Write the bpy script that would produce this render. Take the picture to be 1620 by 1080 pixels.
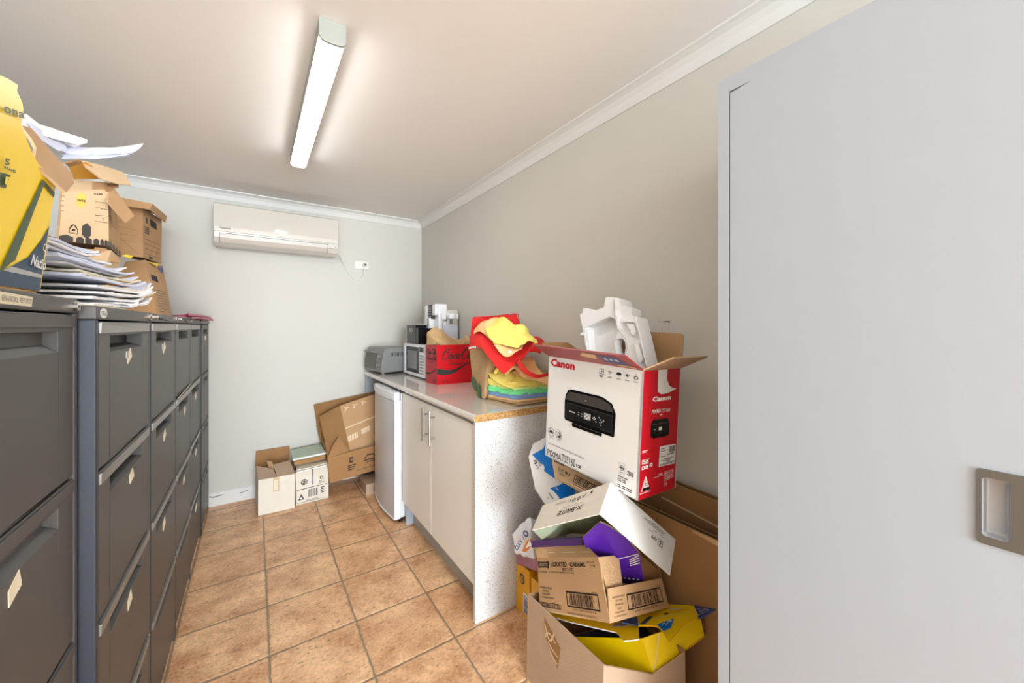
import bpy, bmesh, math, random
from mathutils import Vector, noise
for o in list(bpy.data.objects): bpy.data.objects.remove(o)
S = bpy.context.scene
COL = S.collection
RND = random.Random(7)

# ------------------------------------------------------------------ camera
CAM_H, CAM_YAW, FPX, HOR = 1.28, math.radians(33.86), 607.5, 516.0
cd = bpy.data.cameras.new('camera'); cam = bpy.data.objects.new('camera', cd); COL.objects.link(cam)
cd.sensor_width = 36; cd.lens = FPX / 1620 * 36; cd.shift_y = (HOR - 540) / 1620; cd.clip_start = 0.02
cam.location = (0, 0, CAM_H); cam.rotation_euler = (math.radians(90), 0, -CAM_YAW)
S.camera = cam
# ------------------------------------------------------------------ light
S.view_settings.view_transform = 'Standard'; S.view_settings.look = 'None'
S.view_settings.gamma = 1; S.view_settings.use_curve_mapping = False
S.view_settings.exposure = 1.36
w = bpy.data.worlds.new('world'); S.world = w; w.use_nodes = True
bg = w.node_tree.nodes['Background']; bg.inputs[0].default_value = (0.86, 0.93, 1.0, 1); bg.inputs[1].default_value = 1.5
BATTEN_STRENGTH = 10.5
def area(name, loc, rot, sx, sy, power, col):
    l = bpy.data.lights.new(name, 'AREA'); l.shape = 'RECTANGLE'; l.size = sx; l.size_y = sy; l.energy = power; l.color = col
    o = bpy.data.objects.new(name, l); COL.objects.link(o); o.location = loc; o.rotation_euler = rot; return o
# daylight coming in through the wide opening behind the photographer
area('daylight', (0.0, -4.45, 1.25), (math.radians(90), 0, 0), 2.1, 2.0, 150, (0.82, 0.92, 1.0))

# ------------------------------------------------------------------ helpers: picking points
Fw = Vector((math.sin(CAM_YAW), math.cos(CAM_YAW), 0)); Rt = Vector((math.cos(CAM_YAW), -math.sin(CAM_YAW), 0)); Up = Vector((0, 0, 1))
C0 = Vector((0, 0, CAM_H))
def at(u, v, X=None, Y=None, Z=None, D=None):
    r = Fw + Rt * ((u - 810) / FPX) - Up * ((v - HOR) / FPX)
    if X is not None: k = X / r.x
    elif Y is not None: k = Y / r.y
    elif Z is not None: k = (Z - CAM_H) / r.z
    else: k = D
    return C0 + r * k
V = Vector

# ------------------------------------------------------------------ materials
def lin(c):
    c = c / 255.0
    return c / 12.92 if c <= 0.04045 else ((c + 0.055) / 1.055) ** 2.4
def rgb(t): return (lin(t[0]), lin(t[1]), lin(t[2]), 1)
MATS = {}
def mat(name, col, rough=0.6, metal=0.0, var=0.0, vscale=6, bump=0.0, bscale=200, coat=0.0, spec=0.5, stretch=(1, 1, 1), emit=None, trans=0.0):
    if name in MATS: return MATS[name]
    m = bpy.data.materials.new(name); m.use_nodes = True; nt = m.node_tree; b = nt.nodes['Principled BSDF']
    b.inputs['Base Color'].default_value = rgb(col); b.inputs['Roughness'].default_value = rough; b.inputs['Metallic'].default_value = metal
    b.inputs['Coat Weight'].default_value = coat; b.inputs['Specular IOR Level'].default_value = spec
    if trans: b.inputs['Transmission Weight'].default_value = trans
    tc = nt.nodes.new('ShaderNodeNewGeometry'); mp = nt.nodes.new('ShaderNodeMapping'); mp.inputs['Scale'].default_value = stretch
    nt.links.new(tc.outputs['Position'], mp.inputs['Vector'])
    if var:
        n = nt.nodes.new('ShaderNodeTexNoise'); n.inputs['Scale'].default_value = vscale; n.inputs['Detail'].default_value = 5
        nt.links.new(mp.outputs[0], n.inputs['Vector'])
        mx = nt.nodes.new('ShaderNodeMix'); mx.data_type = 'RGBA'; a = rgb(col)
        mx.inputs[6].default_value = tuple(x * (1 - var) for x in a[:3]) + (1,); mx.inputs[7].default_value = tuple(min(1, x * (1 + var)) for x in a[:3]) + (1,)
        nt.links.new(n.outputs['Fac'], mx.inputs[0]); nt.links.new(mx.outputs[2], b.inputs['Base Color'])
    if bump:
        n = nt.nodes.new('ShaderNodeTexNoise'); n.inputs['Scale'].default_value = bscale; n.inputs['Detail'].default_value = 3
        nt.links.new(mp.outputs[0], n.inputs['Vector'])
        bp = nt.nodes.new('ShaderNodeBump'); bp.inputs['Strength'].default_value = bump; bp.inputs['Distance'].default_value = 0.002
        nt.links.new(n.outputs['Fac'], bp.inputs['Height']); nt.links.new(bp.outputs[0], b.inputs['Normal'])
    if emit:
        b.inputs['Emission Color'].default_value = emit[0]; b.inputs['Emission Strength'].default_value = emit[1]
    MATS[name] = m; return m
def M2(nt, op, a, b=None, c=None):
    n = nt.nodes.new('ShaderNodeMath'); n.operation = op
    for i, x in enumerate((a, b, c)):
        if x is None: continue
        if isinstance(x, (int, float)): n.inputs[i].default_value = x
        else: nt.links.new(x, n.inputs[i])
    return n.outputs[0]
def mixc(nt, f, a, b):
    n = nt.nodes.new('ShaderNodeMix'); n.data_type = 'RGBA'
    for i, x in ((0, f), (6, a), (7, b)):
        if isinstance(x, (int, float, tuple)): n.inputs[i].default_value = x
        else: nt.links.new(x, n.inputs[i])
    return n.outputs[2]
TILE, TX, TY = 0.3193, 0.048, 3.041
def tile_mat():
    m = bpy.data.materials.new('terracotta_tile'); m.use_nodes = True; nt = m.node_tree; b = nt.nodes['Principled BSDF']
    g = nt.nodes.new('ShaderNodeNewGeometry'); s = nt.nodes.new('ShaderNodeSeparateXYZ'); nt.links.new(g.outputs['Position'], s.inputs[0])
    wn = nt.nodes.new('ShaderNodeTexNoise'); wn.inputs['Scale'].default_value = 45; nt.links.new(g.outputs['Position'], wn.inputs['Vector'])
    wob = M2(nt, 'MULTIPLY', M2(nt, 'SUBTRACT', wn.outputs['Fac'], 0.5), 0.010)
    u = M2(nt, 'DIVIDE', M2(nt, 'SUBTRACT', M2(nt, 'ADD', s.outputs[0], wob), TX), TILE); v = M2(nt, 'DIVIDE', M2(nt, 'SUBTRACT', M2(nt, 'ADD', s.outputs[1], wob), TY), TILE)
    fu = M2(nt, 'FRACT', u); fv = M2(nt, 'FRACT', v)
    eu = M2(nt, 'MINIMUM', fu, M2(nt, 'SUBTRACT', 1.0, fu)); ev = M2(nt, 'MINIMUM', fv, M2(nt, 'SUBTRACT', 1.0, fv))
    e = M2(nt, 'MINIMUM', eu, ev)
    mr = nt.nodes.new('ShaderNodeMapRange'); mr.inputs[1].default_value = 0.008; mr.inputs[2].default_value = 0.014; nt.links.new(e, mr.inputs[0])
    body = mr.outputs[0]
    cb = nt.nodes.new('ShaderNodeCombineXYZ'); nt.links.new(M2(nt, 'FLOOR', u), cb.inputs[0]); nt.links.new(M2(nt, 'FLOOR', v), cb.inputs[1])
    wh = nt.nodes.new('ShaderNodeTexWhiteNoise'); wh.noise_dimensions = '3D'; nt.links.new(cb.outputs[0], wh.inputs['Vector'])
    # per-tile shifted coordinates for clouds and pits
    off = nt.nodes.new('ShaderNodeVectorMath'); off.operation = 'MULTIPLY_ADD'; nt.links.new(wh.outputs['Color'], off.inputs[0]); off.inputs[1].default_value = (9, 9, 9); nt.links.new(g.outputs['Position'], off.inputs[2])
    cl = nt.nodes.new('ShaderNodeTexNoise'); cl.inputs['Scale'].default_value = 7; cl.inputs['Detail'].default_value = 8; cl.inputs['Roughness'].default_value = 0.65; nt.links.new(off.outputs[0], cl.inputs['Vector'])
    fn = nt.nodes.new('ShaderNodeTexNoise'); fn.inputs['Scale'].default_value = 90; fn.inputs['Detail'].default_value = 5; nt.links.new(off.outputs[0], fn.inputs['Vector'])
    mp = nt.nodes.new('ShaderNodeMapping'); mp.inputs['Scale'].default_value = (38, 125, 1); mp.inputs['Rotation'].default_value = (0, 0, 0.15); nt.links.new(off.outputs[0], mp.inputs['Vector'])
    pt = nt.nodes.new('ShaderNodeTexNoise'); pt.inputs['Scale'].default_value = 1; pt.inputs['Detail'].default_value = 4; nt.links.new(mp.outputs[0], pt.inputs['Vector'])
    pm = nt.nodes.new('ShaderNodeMapRange'); pm.inputs[1].default_value = 0.60; pm.inputs[2].default_value = 0.70; nt.links.new(pt.outputs['Fac'], pm.inputs[0])
    c1 = mixc(nt, M2(nt, 'MULTIPLY_ADD', M2(nt, 'ADD', M2(nt, 'SUBTRACT', cl.outputs['Fac'], 0.5), M2(nt, 'MULTIPLY', M2(nt, 'SUBTRACT', fn.outputs['Fac'], 0.5), 0.45)), 2.3, 0.60), rgb((176, 118, 76)), rgb((252, 210, 164)))
    c2 = mixc(nt, M2(nt, 'MULTIPLY', wh.outputs['Value'], 0.22), c1, rgb((206, 140, 88)))
    c3 = mixc(nt, M2(nt, 'MULTIPLY', pm.outputs[0], 0.6), c2, rgb((96, 62, 40)))
    c4 = mixc(nt, body, mixc(nt, cl.outputs['Fac'], rgb((120, 98, 78)), rgb((172, 150, 124))), c3)
    nt.links.new(c4, b.inputs['Base Color']); b.inputs['Roughness'].default_value = 0.42
    r = M2(nt, 'MULTIPLY_ADD', pm.outputs[0], 0.3, 0.36); nt.links.new(r, b.inputs['Roughness'])
    er = nt.nodes.new('ShaderNodeMapRange'); er.interpolation_type = 'SMOOTHSTEP'; er.inputs[1].default_value = 0.004; er.inputs[2].default_value = 0.03; nt.links.new(e, er.inputs[0])
    hgt = M2(nt, 'ADD', M2(nt, 'MULTIPLY', er.outputs[0], 0.004), M2(nt, 'ADD', M2(nt, 'MULTIPLY', pm.outputs[0], -0.0008), M2(nt, 'MULTIPLY', cl.outputs['Fac'], 0.003)))
    bp = nt.nodes.new('ShaderNodeBump'); bp.inputs['Distance'].default_value = 1.0; bp.inputs['Strength'].default_value = 0.6; nt.links.new(hgt, bp.inputs['Height']); nt.links.new(bp.outputs[0], b.inputs['Normal'])
    return m
def speckle_mat(name, base, dark, scale, thr, rough, coat=0.0):
    m = bpy.data.materials.new(name); m.use_nodes = True; nt = m.node_tree; b = nt.nodes['Principled BSDF']
    g = nt.nodes.new('ShaderNodeNewGeometry')
    vo = nt.nodes.new('ShaderNodeTexVoronoi'); vo.inputs['Scale'].default_value = scale; nt.links.new(g.outputs['Position'], vo.inputs['Vector'])
    sp = nt.nodes.new('ShaderNodeSeparateXYZ'); nt.links.new(vo.outputs['Color'], sp.inputs[0])
    near = M2(nt, 'LESS_THAN', vo.outputs['Distance'], M2(nt, 'MULTIPLY', sp.outputs[1], 0.5))
    pick = M2(nt, 'GREATER_THAN', sp.outputs[0], thr)
    f = M2(nt, 'MULTIPLY', near, pick)
    nt.links.new(mixc(nt, f, rgb(base), rgb(dark)), b.inputs['Base Color']); b.inputs['Roughness'].default_value = rough; b.inputs['Coat Weight'].default_value = coat; b.inputs['Coat Roughness'].default_value = 0.08
    return m
def chip_mat():
    m = bpy.data.materials.new('raw_chipboard'); m.use_nodes = True; nt = m.node_tree; b = nt.nodes['Principled BSDF']
    g = nt.nodes.new('ShaderNodeNewGeometry'); vo = nt.nodes.new('ShaderNodeTexVoronoi'); vo.inputs['Scale'].default_value = 330; nt.links.new(g.outputs['Position'], vo.inputs['Vector'])
    sp = nt.nodes.new('ShaderNodeSeparateXYZ'); nt.links.new(vo.outputs['Color'], sp.inputs[0])
    nt.links.new(mixc(nt, sp.outputs[0], rgb((120, 78, 40)), rgb((226, 178, 112))), b.inputs['Base Color']); b.inputs['Roughness'].default_value = 0.8
    return m
def board_mat(name, col, sheen=0.0, ang=0.0):
    # corrugated cardboard: fibre noise plus faint flutes
    m = bpy.data.materials.new(name); m.use_nodes = True; nt = m.node_tree; b = nt.nodes['Principled BSDF']
    tc = nt.nodes.new('ShaderNodeNewGeometry')
    n = nt.nodes.new('ShaderNodeTexNoise'); n.inputs['Scale'].default_value = 9; n.inputs['Detail'].default_value = 7; nt.links.new(tc.outputs['Position'], n.inputs['Vector'])
    n2 = nt.nodes.new('ShaderNodeTexNoise'); n2.inputs['Scale'].default_value = 260; n2.inputs['Detail'].default_value = 2; nt.links.new(tc.outputs['Position'], n2.inputs['Vector'])
    a = rgb(col); lo = tuple(x * 0.84 for x in a[:3]) + (1,); hi = tuple(min(1, x * 1.14) for x in a[:3]) + (1,)
    f = M2(nt, 'ADD', M2(nt, 'MULTIPLY', n.outputs['Fac'], 0.75), M2(nt, 'MULTIPLY', n2.outputs['Fac'], 0.3))
    nt.links.new(mixc(nt, f, lo, hi), b.inputs['Base Color']); b.inputs['Roughness'].default_value = 0.78 - sheen; b.inputs['Specular IOR Level'].default_value = 0.3
    wv = nt.nodes.new('ShaderNodeTexWave'); wv.inputs['Scale'].default_value = 55; wv.inputs['Distortion'].default_value = 0.6; wv.bands_direction = 'DIAGONAL'; nt.links.new(tc.outputs['Position'], wv.inputs['Vector'])
    bp = nt.nodes.new('ShaderNodeBump'); bp.inputs['Strength'].default_value = 0.10; bp.inputs['Distance'].default_value = 0.002
    nt.links.new(M2(nt, 'ADD', M2(nt, 'MULTIPLY', wv.outputs['Fac'], 0.3), n.outputs['Fac']), bp.inputs['Height']); nt.links.new(bp.outputs[0], b.inputs['Normal'])
    MATS[name] = m; return m

M = dict(
 wall=mat('wall_paint', (206, 203, 195), 0.55, var=0.02, vscale=2, bump=0.12, bscale=350),
 ceil=mat('ceiling_paint', (238, 236, 233), 0.8, var=0.015, vscale=2),
 trim=mat('trim_paint', (226, 225, 222), 0.45),
 tile=tile_mat(),
 cab=mat('charcoal_powder_coat', (79, 77, 76), 0.42, bump=0.25, bscale=900, var=0.05),
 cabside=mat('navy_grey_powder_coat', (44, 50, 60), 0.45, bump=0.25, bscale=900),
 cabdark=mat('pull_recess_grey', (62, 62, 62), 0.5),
 rail=mat('brushed_silver_rail', (150, 148, 144), 0.35, 0.6),
 chrome=mat('chrome', (225, 225, 225), 0.12, 1.0),
 steel=mat('brushed_steel', (165, 160, 152), 0.32, 1.0, var=0.06, vscale=60, stretch=(1, 1, 12)),
 bronze=mat('satin_nickel_plate', (110, 106, 100), 0.45, 0.6, var=0.05, vscale=80),
 whitelam=mat('white_laminate', (170, 177, 186), 0.38, var=0.01, vscale=3),
 doorlam=mat('cream_laminate', (246, 241, 232), 0.4, var=0.02, vscale=4),
 kick=mat('grey_kickboard', (176, 172, 164), 0.5),
 bench=speckle_mat('speckled_benchtop', (228, 221, 212), (176, 164, 152), 520, 0.6, 0.14, 0.6),
 endp=speckle_mat('speckled_end_panel', (214, 213, 213), (112, 106, 104), 280, 0.72, 0.4),
 chip=chip_mat(),
 fridge=mat('fridge_silver_white', (208, 209, 213), 0.3, 0.15), fridgew=mat('fridge_white', (235, 237, 241), 0.3),
 black=mat('black_plastic', (22, 22, 24), 0.4, spec=.3), gblack=mat('gloss_black', (12, 12, 13), 0.25, spec=.35),
 ink=mat('black_ink', (44, 38, 36), 0.6), greyink=mat('grey_ink', (120, 118, 116), 0.6), ltgrey=mat('light_grey_ink', (176, 176, 178), 0.6),
 white=mat('white_card', (236, 236, 234), 0.5), paper=mat('white_paper', (244, 242, 244), 0.7, var=0.02), bluepaper=mat('bluish_paper', (216, 222, 244), 0.7),
 cream=mat('cream_folder', (224, 216, 190), 0.7, var=0.03), tag=mat('aged_label_paper', (226, 214, 186), 0.7), orangep=mat('orange_envelope', (214, 120, 52), 0.7),
 acp=mat('ac_casing_plastic', (206, 202, 192), 0.22, coat=0.2), acf=mat('ac_front_panel_gloss', (208, 204, 194), 0.09, coat=0.6), acv=mat('ac_louvre_plastic', (200, 192, 182), 0.35),
 plate=mat('outlet_plastic', (232, 230, 226), 0.3),
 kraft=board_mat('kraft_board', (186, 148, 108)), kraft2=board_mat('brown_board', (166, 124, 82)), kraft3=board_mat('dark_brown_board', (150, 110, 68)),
 kin=board_mat('board_inside', (160, 118, 76)), kedge=mat('board_edge', (206, 176, 136), 0.9), greyboard=board_mat('pale_brown_board', (178, 152, 128)),
 wboard=board_mat('white_board', (226, 218, 204)), wboardc=mat('coated_white_board', (232, 232, 230), 0.35), creamboard=board_mat('pale_kraft_board', (216, 186, 148)),
 tape=mat('clear_packing_tape', (206, 170, 126), 0.15, coat=0.6), ptape=mat('glossy_tape_highlight', (228, 206, 176), 0.12, coat=0.7),
 yellow=mat('yellow_print', (255, 216, 4), 0.35, var=0.03), amber=mat('amber_print', (242, 176, 16), 0.4, var=0.04),
 dgreen=mat('dark_green_print', (60, 84, 48), 0.45), navy=mat('navy_print', (38, 66, 92), 0.45), blue=mat('bright_blue_print', (0, 120, 214), 0.3), midblue=mat('mid_blue_print', (52, 70, 130), 0.4),
 purple=mat('purple_print', (82, 34, 160), 0.35, var=0.05), dpurple=mat('dark_purple_print', (52, 26, 84), 0.4),
 cred=mat('red_print', (206, 8, 26), 0.32), cred2=mat('deep_red_print', (170, 16, 36), 0.35), canon=mat('crimson_print', (196, 14, 34), 0.4), maroon=mat('dark_red_flap', (150, 44, 48), 0.35),
 redcloth=mat('red_tote_fabric', (222, 30, 30), 0.75, bump=0.2, bscale=700), maroonp=mat('maroon_plastic', (150, 50, 76), 0.35, coat=0.3),
 ycloth=mat('yellow_microfibre', (255, 238, 124), 0.95, bump=0.35, bscale=500), ocloth=mat('peach_microfibre', (255, 204, 142), 0.95, bump=0.35, bscale=500),
 gcloth=mat('green_microfibre', (126, 240, 160), 0.95, bump=0.35, bscale=500), gcloth2=mat('pale_green_microfibre', (214, 240, 164), 0.95, bump=0.35, bscale=500), bcloth=mat('blue_microfibre', (130, 162, 216), 0.95, bump=0.35, bscale=500),
 bag=mat('kraft_paper_bag', (190, 156, 112), 0.75, var=0.08, vscale=30, bump=0.3, bscale=60), bag2=mat('dark_kraft_paper', (140, 108, 72), 0.8, var=0.1, vscale=30), leaf=mat('green_leaf_print', (70, 112, 70), 0.6),
 foam=mat('white_polystyrene', (240, 241, 242), 0.8, bump=0.4, bscale=260), plastic=mat('white_plastic_bag', (232, 234, 240), 0.3, coat=0.3),
 oven=mat('oven_grey_metal', (132, 133, 132), 0.45, 0.1), ovenglass=mat('oven_tinted_glass', (88, 92, 84), 0.3, spec=.3), mwglass=mat('microwave_glass', (34, 34, 36), 0.22, spec=.4),
 pink=mat('pink_folder', (190, 50, 100), 0.4), olive=mat('olive_lid_lining', (150, 162, 138), 0.8), oliveline=mat('dark_green_rule', (112, 126, 104), 0.8),
 rec=mat('recess_pewter', (176, 180, 186), 0.35, 0.35), brownsleeve=mat('glossy_red_brown', (150, 60, 44), 0.3),
 diff=mat('batten_diffuser', (255, 250, 240), 0.5, emit=((1.0, 0.995, 0.985, 1), BATTEN_STRENGTH)),
 battenw=mat('batten_body_white', (158, 162, 154), 0.4), dgrey=mat('dark_grey_print', (62, 58, 56), 0.5), darkcut=mat('dark_gap', (40, 34, 30), 0.9),
 greenpaper=mat('pale_green_cover', (190, 206, 186), 0.6), yprint=mat('yellow_logo_print', (238, 196, 84), 0.6), iceblue=mat('pale_blue_print', (200, 206, 218), 0.5),
)

def flatten(poly):
    # bring a freehand outline of more than four corners into one plane
    poly = [V(p) for p in poly]; k = len(poly)
    if k <= 4: return poly
    n = V((0, 0, 0)); c = V((0, 0, 0))
    for i in range(k): n += poly[i].cross(poly[(i + 1) % k]); c += poly[i] / k
    n.normalize(); out = []
    for p in poly:
        d = p - C0; den = d.dot(n); f = (c - C0).dot(n) / den if abs(den) > 1e-6 else 1.0; out.append(C0 + d * max(.8, min(1.25, f)))
    return out
class Plane:
    def __init__(s, poly):
        q = flatten(poly); s.c = V((0, 0, 0)); s.n = V((0, 0, 0))
        for i in range(len(q)): s.n += q[i].cross(q[(i + 1) % len(q)]); s.c += q[i] / len(q)
        s.n.normalize()
    def at(s, u, v):
        d = at(u, v, D=1) - C0; return C0 + d * ((s.c - C0).dot(s.n) / d.dot(s.n))
# ------------------------------------------------------------------ mesh builder
class MB:
    def __init__(s): s.v = []; s.f = []; s.m = []; s.ms = []
    def mi(s, m):
        if m not in s.ms: s.ms.append(m)
        return s.ms.index(m)
    def add(s, vs, fs, m):
        o = len(s.v); k = s.mi(m); s.v += [V(x) for x in vs]
        for f in fs: s.f.append([i + o for i in f]); s.m.append(k)
    def box(s, x0, x1, y0, y1, z0, z1, m):
        s.hexa([(x0, y0, z0), (x1, y0, z0), (x1, y1, z0), (x0, y1, z0), (x0, y0, z1), (x1, y0, z1), (x1, y1, z1), (x0, y1, z1)], m)
    def hexa(s, p, m):
        s.add(p, [(3, 2, 1, 0), (4, 5, 6, 7), (0, 1, 5, 4), (1, 2, 6, 5), (2, 3, 7, 6), (3, 0, 4, 7)], m)
    def slab(s, poly, t, m, m2=None, me=None, both=False):
        # a panel of thickness t behind poly (ccw seen from outside); m outer, m2 inner, me edge
        poly = flatten(poly); n = V((0, 0, 0)); k = len(poly)
        for i in range(k):
            a, b = poly[i], poly[(i + 1) % k]; n += a.cross(b)
        n.normalize(); q = [p - n * t for p in poly]
        if k == 4 and abs((poly[2] - poly[0]).dot((poly[1] - poly[0]).cross(poly[3] - poly[0]).normalized())) > .0004:
            N_ = 10; G = [[poly[0] * (1 - a / N_) * (1 - c / N_) + poly[1] * (a / N_) * (1 - c / N_) + poly[2] * (a / N_) * (c / N_) + poly[3] * (1 - a / N_) * (c / N_) for a in range(N_ + 1)] for c in range(N_ + 1)]
            s.grid(G, m, t, m2 or m); return
        s.add(poly, [list(range(k))], m); s.add(q, [list(range(k))[::-1]], m2 or m)
        for i in range(k):
            j = (i + 1) % k; s.add([poly[i], q[i], q[j], poly[j]], [(0, 1, 2, 3)], me or m2 or m)
    def prism(s, prof, axis, a, b, m):
        # prof: 2D list; axis 'y': (x,z) swept y a..b ; 'x': (y,z) ; 'z': (x,y)
        def mk(p, t): return {'y': (p[0], t, p[1]), 'x': (t, p[0], p[1]), 'z': (p[0], p[1], t)}[axis]
        k = len(prof); vs = [mk(p, a) for p in prof] + [mk(p, b) for p in prof]
        s.add(vs, [list(range(k)), list(range(k, 2 * k))[::-1]] + [(i, i + k, (i + 1) % k + k, (i + 1) % k) for i in range(k)], m)
    def tube(s, pts, r, m, n=8, caps=True):
        pts = [V(p) for p in pts]; rs = r if isinstance(r, list) else [r] * len(pts); vs = []
        for i, p in enumerate(pts):
            d = (pts[min(i + 1, len(pts) - 1)] - pts[max(i - 1, 0)]).normalized()
            a = d.cross(V((0, 0, 1))) if abs(d.z) < 0.9 else d.cross(V((1, 0, 0))); a.normalize(); b = d.cross(a)
            for k in range(n): vs.append(p + (a * math.cos(2 * math.pi * k / n) + b * math.sin(2 * math.pi * k / n)) * rs[i])
        fs = []
        for i in range(len(pts) - 1):
            for k in range(n): fs.append((i * n + k, i * n + (k + 1) % n, (i + 1) * n + (k + 1) % n, (i + 1) * n + k))
        if caps: fs.append(list(range(n))[::-1]); fs.append([len(vs) - n + k for k in range(n)])
        s.add(vs, fs, m)
    def cyl(s, a, b, r, m, n=20): s.tube([a, b], r, m, n)
    def grid(s, rows, m, t=0.0, m2=None):
        h, w_ = len(rows), len(rows[0]); P = [[V(p) for p in r] for r in rows]
        N = [[None] * w_ for _ in range(h)]
        for i in range(h):
            for j in range(w_):
                du = P[i][min(j + 1, w_ - 1)] - P[i][max(j - 1, 0)]; dv = P[min(i + 1, h - 1)][j] - P[max(i - 1, 0)][j]
                n = du.cross(dv); N[i][j] = n.normalized() if n.length > 1e-12 else V((0, 0, 1))
        fr = [P[i][j] for i in range(h) for j in range(w_)]
        F = [(i * w_ + j, i * w_ + j + 1, (i + 1) * w_ + j + 1, (i + 1) * w_ + j) for i in range(h - 1) for j in range(w_ - 1)]
        if not t: s.add(fr, F, m); return
        bk = [P[i][j] - N[i][j] * t for i in range(h) for j in range(w_)]
        K = h * w_; o = len(s.v); s.v += fr + bk; a = s.mi(m); b = s.mi(m2 or m)
        for f in F: s.f.append([x + o for x in f]); s.m.append(a); s.f.append([x + o + K for x in f[::-1]]); s.m.append(b)
        bd = [j for j in range(w_)] + [i * w_ + w_ - 1 for i in range(1, h)] + [(h - 1) * w_ + j for j in range(w_ - 2, -1, -1)] + [i * w_ for i in range(h - 2, 0, -1)]
        for i in range(len(bd)):
            p, q = bd[i], bd[(i + 1) % len(bd)]; s.f.append([o + q, o + p, o + p + K, o + q + K]); s.m.append(a)

BASE = {}
def obj(name, mb, parent=None, bevel=0.0, smooth=False, seg=2, base=None):
    """link the builder's content (world coordinates) as ONE mesh object"""
    if base is None:
        base = BASE[parent.name] if parent is not None else None
        if base is None:
            n = len(mb.v); base = V((sum(p.x for p in mb.v) / n, sum(p.y for p in mb.v) / n, min(p.z for p in mb.v)))
    me = bpy.data.meshes.new(name); me.from_pydata([tuple(p - base) for p in mb.v], [], mb.f)
    for m in mb.ms: me.materials.append(m)
    for p, k in zip(me.polygons, mb.m): p.material_index = k; p.use_smooth = smooth
    bm = bmesh.new(); bm.from_mesh(me)
    if not getattr(mb, 'flat', False):
        bmesh.ops.remove_doubles(bm, verts=bm.verts, dist=1e-6); bmesh.ops.recalc_face_normals(bm, faces=bm.faces)
    bm.to_mesh(me); bm.free(); me.update()
    o = bpy.data.objects.new(name, me); COL.objects.link(o)
    if parent is not None: o.parent = parent
    else: o.location = base
    BASE[o.name] = base
    if bevel:
        b = o.modifiers.new('edge', 'BEVEL'); b.width = bevel; b.segments = seg; b.limit_method = 'ANGLE'; b.angle_limit = math.radians(40); b.harden_normals = False
        if smooth is False:
            pass
    return o
def tag(o, label=None, cat=None, group=None, kind=None):
    if label: o['label'] = label
    if cat: o['category'] = cat
    if group: o['group'] = group
    if kind: o['kind'] = kind
    return o
def thing(name, label, cat, loc, group=None):
    o = bpy.data.objects.new(name, None); COL.objects.link(o); o.location = loc; o.empty_display_size = 0.05; BASE[o.name] = V(loc)
    return tag(o, label, cat, group)
def struct(name, mb, parent=None, bevel=0.0, smooth=False):
    o = obj(name, mb, parent, bevel, smooth)
    if parent is None: o['kind'] = 'structure'
    return o

# ------------------------------------------------------------------ printing on faces
_TX = {}
def text_geo(s, bold=0.0, shear=0.0, spacing=1.0):
    key = (s, bold, shear, spacing)
    if key in _TX: return _TX[key]
    c = bpy.data.curves.new('t', 'FONT'); c.body = s; c.size = 1; c.offset = bold; c.shear = shear; c.resolution_u = 2; c.space_character = spacing
    o = bpy.data.objects.new('t', c); COL.objects.link(o); dg = bpy.context.evaluated_depsgraph_get(); dg.update()
    me = o.evaluated_get(dg).to_mesh(); vs = [(v.co.x, v.co.y) for v in me.vertices]; fs = [list(p.vertices) for p in me.polygons]
    o.evaluated_get(dg).to_mesh_clear(); bpy.data.objects.remove(o); bpy.data.curves.remove(c)
    x0 = min(v[0] for v in vs); x1 = max(v[0] for v in vs); y0 = min(v[1] for v in vs); y1 = max(v[1] for v in vs)
    g = ([((x - x0) / (x1 - x0), (y - y0) / (y1 - y0)) for x, y in vs], fs, (x1 - x0) / (y1 - y0)); _TX[key] = g; return g
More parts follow.
